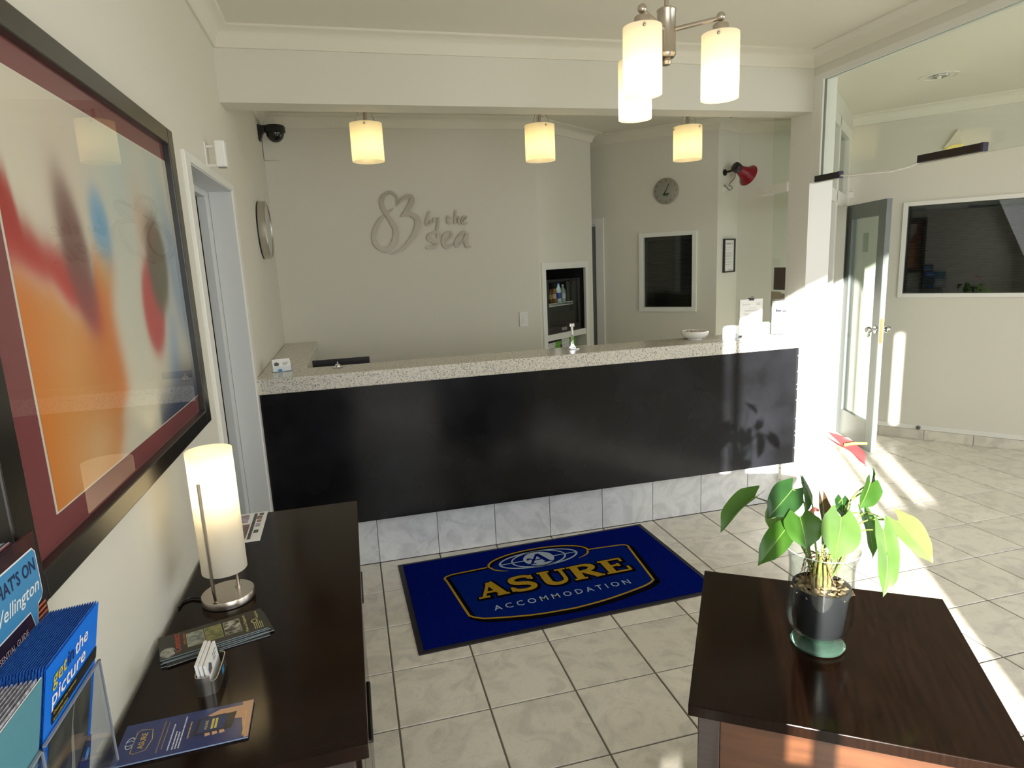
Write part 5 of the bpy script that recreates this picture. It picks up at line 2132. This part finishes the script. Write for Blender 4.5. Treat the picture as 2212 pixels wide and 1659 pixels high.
text(b, 'get', -0.064, 0.228, 0.0215, 0.040, 0.001, bold=0.012)
stand(b)
obj('yellow_lettering', b, mat('lemon_print', (0.62, 0.52, 0.06), 0.4), t)
b = NB()
text(b, 'in', -0.021, 0.228, 0.0215, 0.019, 0.001, bold=0.012)
stand(b)
obj('navy_lettering', b, M_navy, t)
b = NB()
text(b, 'the', 0.001, 0.228, 0.0215, 0.042, 0.001, bold=0.012)
text(b, 'picture', -0.064, 0.202, 0.0215, 0.102, 0.001, bold=0.012)
stand(b)
obj('white_lettering', b, M_card, t)
b = NB()
rect(b, -0.062, 0.080, 0.176, 0.195, 0.001)
stand(b)
obj('black_strip', b, M_black, t)
b = NB()
text(b, 'Discover the national', -0.058, 0.188, 0.0048, 0.066, 0.0014, bold=0.002)
text(b, 'art collection', -0.058, 0.179, 0.0048, 0.042, 0.0014, bold=0.002)
stand(b)
obj('small_lettering', b, mat('lemon_print', (0.62, 0.52, 0.06), 0.4), t)
b = NB()
poly(b, ((-0.020, 0.0), (0.080, 0.0), (0.080, 0.055), (0.066, 0.060)), 0.0016)
stand(b)
obj('navy_corner', b, M_navy, t)
b = NB()
disc2(b, 0.066, 0.034, 0.0085, 0.0085, 0.002)
stand(b)
obj('info_disc', b, mat('azure_disc', (0.03, 0.32, 0.75), 0.3), t)
b = NB()
text(b, 'i', 0.066, 0.029, 0.010, None, 0.0024, bold=0.02, align='C')
text(b, 'at', 0.040, 0.012, 0.010, None, 0.0024, shear=0.2)
stand(b)
obj('info_letter', b, M_card, t)
# the brochures behind it
b = NB()
stack_sheets(b, 56, 0.00050, 0.0011, -2.640, -2.486, 0.260)
o = obj('brochure_stack', b, mat('blue_page_edge', (0.012, 0.085, 0.40), 0.5, c2=(0.03, 0.15, 0.55), nscale=200), None)
tag(o, 'thick stack of blue brochures standing behind the front blue brochure in the rack', 'brochure stack')
o['kind'] = 'stuff'

# teal brochure and the white-edged stack behind it
t = thing('teal_brochure', 'teal brochure with white lower half in the near pocket of the clear rack', 'brochure', (BX, -2.737, 0.942), math.radians(90))
t.rotation_euler[0] = LEAN
b = NB()
box(b, -0.080, 0.080, 0.0, 0.001, 0.0, 0.262)
obj('cover', b, M_card, t)
b = NB()
poly(b, ((-0.080, 0.130), (0.080, 0.150), (0.080, 0.262), (-0.080, 0.262)), 0.0006)
stand(b)
obj('teal_field', b, mat('teal_print', (0.10, 0.29, 0.36), 0.4), t)
b = NB()
for k in range(3):
    ribbon(b, ((-0.08, 0.122 + 0.006 * k), (0.08, 0.142 + 0.008 * k)), 0.0018, 0.0010)
text(b, 'plan', -0.062, 0.165, 0.020, None, 0.0010, shear=0.35)
stand(b)
obj('white_lettering', b, mat('pale_aqua_print', (0.45, 0.62, 0.66), 0.5), t)
b = NB()
stack_sheets(b, 40, 0.0007, 0.0016, -2.815, -2.664, 0.260)
o = obj('brochure_stack', b, mat('lilac_page_edge', (0.50, 0.50, 0.56), 0.6, c2=(0.22, 0.22, 0.25), nscale=180), None)
tag(o, 'stack of white-edged brochures standing behind the teal brochure', 'brochure stack')
o['kind'] = 'stuff'

# the upper tier magazine
UX = -0.036
t = thing('city_magazine', 'dark magazine with a pale blue speech bubble in the upper tier of the rack', 'magazine', (UX, -2.5635, 1.098), math.radians(90))
b = NB()
box(b, -0.080, 0.080, 0.0, 0.0025, 0.0, 0.218)
obj('cover', b, mat('dark_night_cover', (0.022, 0.012, 0.018), 0.25, c2=(0.10, 0.03, 0.02), nscale=12, lo=0.45, hi=0.8), t)


def bx_(x): return 0.072 - (0.072 - x) * 0.80


def by_(y): return 0.196 - (0.190 - y) * 0.74


def bubble(g):
    pts = ((-0.095 - g, 0.090 - g), (0.026, 0.090 - g), (0.036, 0.050 - 2 * g), (0.052 + g * 0.6, 0.092 - g), (0.066, 0.096 - g), (0.072 + g, 0.104), (0.072 + g, 0.182), (0.066, 0.190 + g), (-0.095 - g, 0.190 + g))
    return [(bx_(x), by_(y)) for x, y in pts]


b = NB()
poly(b, bubble(0.003), 0.0006)
stand(b)
obj('bubble_border', b, M_card, t)
b = NB()
poly(b, bubble(0.0), 0.0010)
stand(b)
obj('speech_bubble', b, mat('sky_bubble', (0.06, 0.27, 0.52), 0.3), t)
b = NB()
text(b, "WHAT'S ON", bx_(-0.086), by_(0.152), 0.018, 0.120, 0.0014, bold=0.018)
stand(b)
obj('navy_lettering', b, mat('deep_navy_print', (0.010, 0.020, 0.075), 0.5), t)
b = NB()
text(b, 'Wellington', bx_(-0.080), by_(0.114), 0.018, 0.116, 0.0014, shear=0.35, bold=0.006)
stand(b)
obj('white_lettering', b, M_card, t)
b = NB()
text(b, 'ESSENTIAL GUIDE', -0.060, 0.098, 0.008, 0.080, 0.0014, bold=0.004)
stand(b)
obj('pink_lettering', b, mat('pale_pink_print', (0.50, 0.38, 0.40), 0.5), t)
b = NB()
for k in range(4):
    rect(b, 0.054 - 0.002 * k, 0.075, 0.116 - 0.007 * k, 0.119 - 0.007 * k, 0.0014)
stand(b)
obj('orange_lettering', b, mat('orange_print', (0.55, 0.13, 0.04), 0.5), t)
cols = ('#c9c6c2', '#2b2f3a', '#b9323a', '#3a3f4e', '#cfcfd2', '#8d8f98')
for k in range(5):
    t = thing('city_magazine', 'magazine number %s behind the dark city guide in the upper tier' % ('two', 'three', 'four', 'five', 'six')[k], 'magazine',
              (UX - 0.0035 - 0.0052 * k, -2.5635 - 0.004 * (k % 2), 1.098), math.radians(90), 'magazines in the upper tier')
    t['label'] = ('white-edged magazine right behind the dark city guide', 'dark-edged magazine second behind the city guide', 'red-edged magazine third behind the city guide',
                  'charcoal magazine fourth behind the city guide', 'pale rearmost magazine of the upper tier')[k]
    b = NB()
    box(b, -0.080, 0.080, 0.001, 0.0045, 0.0, 0.212 + 0.004 * ((k * 3) % 3))
    obj('pages', b, mat('page_' + cols[k], cols[k], 0.5), t)
    b = NB()
    box(b, -0.0795, 0.0795, 0.0, 0.001, 0.0, 0.213 + 0.004 * ((k * 3) % 3))
    obj('cover', b, mat('page_' + cols[(k + 1) % 6], cols[(k + 1) % 6], 0.4), t)
b = NB()
box(b, 0.0, 0.0, 0, 0, 0, 0) if False else None
box(b, -0.0, 0.022 + 0.0, 0.004, 0.178, 1.093, 1.0975)
box(b, 0.0235, 0.0255, 0.004, 0.178, 1.093, 1.160)
obj('upper_shelf', b, mat('grey_acrylic_edge', (0.25, 0.27, 0.30), 0.2), rk)

# ------------------------------------------------------------------ dark side table at the right with the plant
TA = math.radians(-34.4)
TZ = 0.68
sdt = thing('side_table', 'square dark wood side table with red-brown drawer front at the right, carrying the potted plant', 'table', (1.042, -2.335, 0), TA)
TW, TD = 0.630, 0.630
b = NB()
box(b, 0, TW, 0, TD, TZ - 0.027, TZ)
obj('top', b, M_wood_y, sdt, bev=0.0025)
for lx, ly in ((0.020, 0.018), (TW - 0.066, 0.018), (0.020, TD - 0.064), (TW - 0.066, TD - 0.064)):
    b = NB()
    box(b, lx, lx + 0.046, ly, ly + 0.046, 0, TZ - 0.027)
    obj('leg', b, M_wood_edge, sdt, bev=0.002)
b = NB()
box(b, 0.066, TW - 0.066, 0.028, 0.044, 0.40, TZ - 0.030)
dwr = obj('drawer', b, M_wood_front, sdt, bev=0.002)
b = NB()
box(b, 0.066, TW - 0.066, TD - 0.044, TD - 0.028, 0.12, TZ - 0.027)
box(b, 0.026, 0.042, 0.064, TD - 0.064, 0.12, TZ - 0.027)
box(b, TW - 0.042, TW - 0.026, 0.064, TD - 0.064, 0.12, TZ - 0.027)
obj('side_panel', b, M_wood_edge, sdt)
b = NB()
box(b, 0.044, TW - 0.044, 0.030, TD - 0.030, 0.11, 0.125)
obj('lower_shelf', b, M_wood_edge, sdt)
b = NB()
ball(b, (TW / 2, 0.016, 0.50), 0.014, 16)
obj('knob', b, M_handle, dwr, True)

VX, VY = 1.454, -2.239
M_vglass = pane_mat('vase_glass', (0.96, 0.985, 0.97), 1.0)
M_foot = mat('green_foot_glass', (0.45, 0.86, 0.64), 0.03, trans=0.92, ior=1.45)
vs_ = thing('glass_vase', 'clear footed glass vase with a greenish base on the dark side table', 'vase', (VX, VY, TZ))
b = NB()
outer = [(0.030, 0.026), (0.050, 0.034), (0.066, 0.050), (0.0735, 0.075), (0.0745, 0.11), (0.0725, 0.17), (0.0725, 0.21), (0.076, 0.238), (0.083, 0.258)]
inner = [(r - 0.0028, z + (0.003 if i < 3 else 0)) for i, (r, z) in enumerate(outer)]
lathe(b, outer + [(0.0825, 0.2595)] + list(reversed(inner)) + [(0.0, 0.028)], 56)
obj('body', b, M_vglass, vs_, True)
b = NB()
lathe(b, [(0, 0.0), (0.050, 0.0), (0.060, 0.004), (0.062, 0.010), (0.056, 0.016), (0.040, 0.021), (0.031, 0.026), (0.034, 0.030), (0.0, 0.027)], 56)
obj('foot', b, M_foot, vs_, True)
b = NB()
for k in range(40):
    t0_ = 2 * PI * k / 40
lathe(b, [(0.0825, 0.2580), (0.0838, 0.2592), (0.0825, 0.2604), (0.0812, 0.2592)], 56, closed=True)
obj('rim', b, mat('rim_glass', (0.55, 0.66, 0.58), 0.05), vs_, True)

pot = thing('flower_pot', 'black plastic flower pot of bark soil inside the glass vase', 'flower pot', (VX + 0.003, VY, TZ + 0.0395))
b = NB()
lathe(b, [(0, 0), (0.049, 0), (0.051, 0.003), (0.062, 0.108), (0.0655, 0.110), (0.0660, 0.121), (0.0640, 0.122), (0.0615, 0.110), (0.060, 0.104), (0, 0.104)], 48)
obj('body', b, mat('black_pot', (0.020, 0.020, 0.023), 0.35), pot, True)
b = NB()
rnd = random.Random(11)
for k in range(130):
    a, r = rnd.random() * 6.283, 0.058 * rnd.random() ** 0.5
    s = 0.004 + 0.006 * rnd.random()
    n0 = len(b.verts)
    ball(b, (0, 0, 0), s, 6, 0.55)
    b.verts.ensure_lookup_table()
    M_ = Matrix.Translation((r * math.cos(a), r * math.sin(a), 0.108 + 0.006 * rnd.random())) @ Euler((rnd.random(), rnd.random(), rnd.random() * 6)).to_matrix().to_4x4()
    for v in b.verts[n0:]:
        v.co = M_ @ Vector((v.co.x * 1.7, v.co.y, v.co.z))
o = obj('bark', b, mat('bark_chips', (0.09, 0.055, 0.03), 0.85, c2=(0.42, 0.30, 0.18), nscale=60), pot)
o['kind'] = 'stuff'
b = NB()
for k in range(40):
    a, r = rnd.random() * 6.283, 0.03 + 0.018 * rnd.random()
    s = 0.002 + 0.002 * rnd.random()
    ball(b, (VX + r * math.cos(a), VY + r * math.sin(a), TZ + 0.0375 + 0.0), s, 6, 0.5)
o = obj('bark_crumbs', b, mat('bark_crumb', (0.20, 0.13, 0.05), 0.85))
tag(o, 'brown bark crumbs scattered on the floor of the vase', 'crumbs')
o['kind'] = 'stuff'

pl = thing('anthurium', 'flowering anthurium with glossy heart-shaped leaves and one red bloom, growing from the black pot', 'plant', (VX, VY, TZ + 0.145))
ORG = Vector((VX, VY, TZ + 0.145))
L_dark = leaf_mat('leaf_dark', (0.016, 0.058, 0.016), (0.026, 0.085, 0.020), (0.06, 0.20, 0.02))
L_mid = leaf_mat('leaf_mid', (0.035, 0.105, 0.014), (0.055, 0.145, 0.018), (0.13, 0.32, 0.03))
L_bright = leaf_mat('leaf_bright', (0.095, 0.185, 0.045), (0.125, 0.225, 0.055), (0.20, 0.34, 0.08))
L_lime = leaf_mat('leaf_lime', (0.18, 0.28, 0.075), (0.22, 0.33, 0.09), (0.28, 0.42, 0.11))
L_brown = leaf_mat('leaf_brown', (0.055, 0.035, 0.015), (0.10, 0.05, 0.02), (0.2, 0.12, 0.04))
L_vein = mat('leaf_vein', (0.16, 0.28, 0.06), 0.5)
L_stem = mat('leaf_stalk', (0.16, 0.27, 0.05), 0.5, c2=(0.10, 0.09, 0.03), nscale=40)
L_flower = leaf_mat('flower_red', (0.34, 0.045, 0.05), (0.44, 0.075, 0.08), (0.45, 0.12, 0.12))
LEAVES = [
    ((1.332, -2.145, 1.049), (1.22, -2.172, 0.985), 0.074, (-0.66, -0.17, 0.73), 0.75, None, 'M'),
    ((1.41, -2.181, 1.072), (1.325, -2.202, 1.016), 0.076, (0.0, -0.72, 0.69), 0.15, None, 'D'),
    ((1.459, -2.151, 1.072), (1.443, -2.184, 0.992), 0.058, (0.6, -0.76, 0.23), 0.4, None, 'D'),
    ((1.388, -2.237, 1.025), (1.376, -2.278, 0.963), 0.088, (-0.29, -0.8, 0.52), 0.18, None, 'M'),
    ((1.373, -2.209, 0.987), (1.282, -2.232, 0.917), 0.062, (-0.47, -0.71, 0.53), 0.3, None, 'M'),
    ((1.403, -2.158, 1.018), (1.371, -2.161, 0.953), 0.068, (-0.5, -0.78, 0.39), 0.1, None, 'B'),
    ((1.467, -2.277, 1.029), (1.42, -2.313, 0.944), 0.096, (-0.06, -0.82, 0.56), 0.14, None, 'B'),
    ((1.537, -2.201, 1.036), (1.519, -2.223, 1.000), 0.038, (-0.18, -0.8, 0.57), 0.1, None, 'D'),
    ((1.49, -2.189, 1.034), (1.47, -2.221, 0.935), 0.040, (0.18, -0.95, 0.25), 0.3, None, 'R'),
    ((1.593, -2.226, 1.078), (1.546, -2.245, 1.026), 0.066, (0.28, -0.83, 0.48), 0.45, None, 'M'),
    ((1.607, -2.211, 1.058), (1.627, -2.198, 1.103), 0.032, (0.63, -0.77, 0.08), 0.4, None, 'D'),
    ((1.587, -2.22, 0.998), (1.584, -2.258, 0.898), 0.050, (0.23, -0.94, 0.25), 0.25, None, 'M'),
    ((1.551, -2.315, 0.999), (1.505, -2.371, 0.869), 0.060, (-0.07, -0.93, 0.37), 0.2, (1.53, -2.364, 0.935), 'B'),
    ((1.636, -2.274, 0.992), (1.68, -2.334, 0.905), 0.080, (-0.02, -0.8, 0.6), 0.18, None, 'L'),
    ((1.671, -2.217, 0.960), (1.683, -2.228, 0.918), 0.032, (0.01, -0.88, 0.47), 0.1, None, 'D'),
]
KIND = {'D': L_dark, 'M': L_mid, 'B': L_bright, 'L': L_lime, 'R': L_brown}


def leaf_shape(base, tip, width, nrm, fold, mid, seedv, lobe=0.24):
    B, T_ = Vector(base), Vector(tip)
    n = Vector(nrm).normalized()
    L_ = (T_ - B).length
    if mid is None:
        Mi = (B + T_) / 2 + n * L_ * 0.10
    else:
        Mi = Vector(mid)
    rr = random.Random(seedv)
    bm = NB()
    NU, NV = 14, 6
    grid = []
    vein = []
    ph = rr.random() * 6
    for i in range(NU + 1):
        t_ = i / NU
        row = []
        for j in range(-NV, NV + 1):
            s = j / NV
            # heart outline: lobes sweep back behind the stalk at both sides
            g_ = (abs(s) / 0.6) ** 1.5 if abs(s) < 0.6 else 1 - 0.75 * ((abs(s) - 0.6) / 0.4) ** 2
            tt = t_ - lobe * g_ * (1 - t_) ** 2.4
            w = math.sin(PI * min(1, (t_ * 0.74 + 0.26))) ** 0.75
            if t_ < 0.12:
                w *= 0.80 + 0.20 * t_ / 0.12
            w *= 1 - 0.55 * max(0, (t_ - 0.72) / 0.28)
            if i == NU:
                w = 0.02
            c = B * (1 - tt) ** 2 + Mi * 2 * tt * (1 - tt) + T_ * tt * tt if tt >= 0 else B + (Mi - B) * 2 * tt
            d = ((Mi - B) * (1 - max(tt, 0)) + (T_ - Mi) * max(tt, 0)).normalized()
            side = d.cross(n).normalized()
            nn = side.cross(d).normalized()
            off = abs(s) * width / 2 * w
            p = c + side * (s * width / 2 * w) * math.cos(fold) + nn * off * math.sin(fold) + nn * 0.0022 * math.sin(ph + t_ * 9 + s * 2.0) * abs(s)
            row.append(bm.verts.new(p - ORG))
            if j == 0:
                vein.append(p - ORG + nn * 0.0005)
        grid.append(row)
    for i in range(NU):
        for j in range(2 * NV):
            bm.faces.new((grid[i][j], grid[i][j + 1], grid[i + 1][j + 1], grid[i + 1][j]))
    return bm, vein


for i, (ba, ti, wd, nr, fo, mi, kd) in enumerate(LEAVES):
    bm, vein = leaf_shape(ba, ti, wd * 1.0, nr, fo, mi, i)
    lf = obj('leaf', bm, KIND[kd], pl, True)
    b = NB()
    tube(b, vein[:-1], 0.0010, 5, r_end=0.0004)
    obj('midrib', b, L_vein, lf, True)
    b = NB()
    p0 = Vector((VX + 0.012 * math.cos(i * 2.1), VY + 0.012 * math.sin(i * 2.1), 0.832))
    p2 = Vector(ba)
    p1 = Vector(((p0.x * 0.45 + p2.x * 0.55), (p0.y * 0.45 + p2.y * 0.55), max(p2.z, 0.96) * 0.97))
    if p2.z < 1.0:
        p1.z = 0.985 + 0.01 * (i % 3)
    tube(b, [p0 - ORG, (p0 * 0.4 + p1 * 0.6) - ORG + Vector((0, 0, -0.012)), p1 - ORG, p2 - ORG], 0.0026, 7, sm=6, r_end=0.0016)
    obj('stalk', b, L_stem, lf, True)
# crown and aerial roots
b = NB()
rnd = random.Random(4)
for k in range(9):
    a = k * 0.75
    tube(b, [(0.016 * math.cos(a), 0.016 * math.sin(a), -0.002), (0.020 * math.cos(a), 0.020 * math.sin(a), 0.03), (0.014 * math.cos(a), 0.014 * math.sin(a), 0.075 + 0.01 * (k % 3))], 0.0055, 7, sm=4, r_end=0.003)
obj('crown', b, mat('crown_brown', (0.16, 0.09, 0.03), 0.8, c2=(0.30, 0.30, 0.08), nscale=30), pl, True)
b = NB()
for k in range(22):
    a = rnd.random() * 6.28
    r0, r1, r2 = 0.014, 0.024 + 0.014 * rnd.random(), 0.03 + 0.02 * rnd.random()
    z1 = 0.03 + 0.06 * rnd.random()
    tube(b, [(r0 * math.cos(a), r0 * math.sin(a), z1 + 0.01), (r1 * math.cos(a), r1 * math.sin(a), z1 + 0.006), (r2 * math.cos(a + 0.3), r2 * math.sin(a + 0.3), z1 - 0.02 - 0.02 * rnd.random())], 0.0014, 5, sm=4, r_end=0.0007)
obj('aerial_roots', b, mat('root_brown', (0.22, 0.10, 0.05), 0.8), pl, True)
# bloom
b = NB()
tube(b, [Vector((1.462, -2.232, 0.832)) - ORG, Vector((1.480, -2.222, 0.93)) - ORG, Vector((1.499, -2.211, 1.032)) - ORG, Vector((1.520, -2.199, 1.12)) - ORG, Vector((1.531, -2.193, 1.150)) - ORG, Vector((1.536, -2.192, 1.166)) - ORG],
     0.0022, 8, sm=6, r_end=0.0016)
fs = obj('flower_stalk', b, mat('pale_stalk', (0.50, 0.52, 0.28), 0.5), pl, True)
bm, vein = leaf_shape((1.533, -2.192, 1.172), (1.572, -2.232, 1.126), 0.054, (0.30, -0.75, 0.60), 0.50, None, 40, lobe=0.55)
obj('spathe', bm, L_flower, pl, True)
b = NB()
tube(b, [Vector((1.536, -2.200, 1.174)) - ORG, Vector((1.551, -2.215, 1.180)) - ORG, Vector((1.572, -2.231, 1.182)) - ORG], 0.0042, 10, sm=4, r_end=0.0026)
obj('spadix', b, mat('lime_spadix', (0.42, 0.58, 0.06), 0.5, c2=(0.62, 0.60, 0.12), nscale=30), pl, True)
b = NB()
tube(b, [Vector((1.448, -2.201, 1.010)) - ORG, Vector((1.456, -2.203, 1.022)) - ORG, Vector((1.466, -2.206, 1.018)) - ORG], 0.006, 8, sm=4, r_end=0.003)
obj('flower_bud', b, mat('bud_pink', (0.55, 0.16, 0.14), 0.5), pl, True)
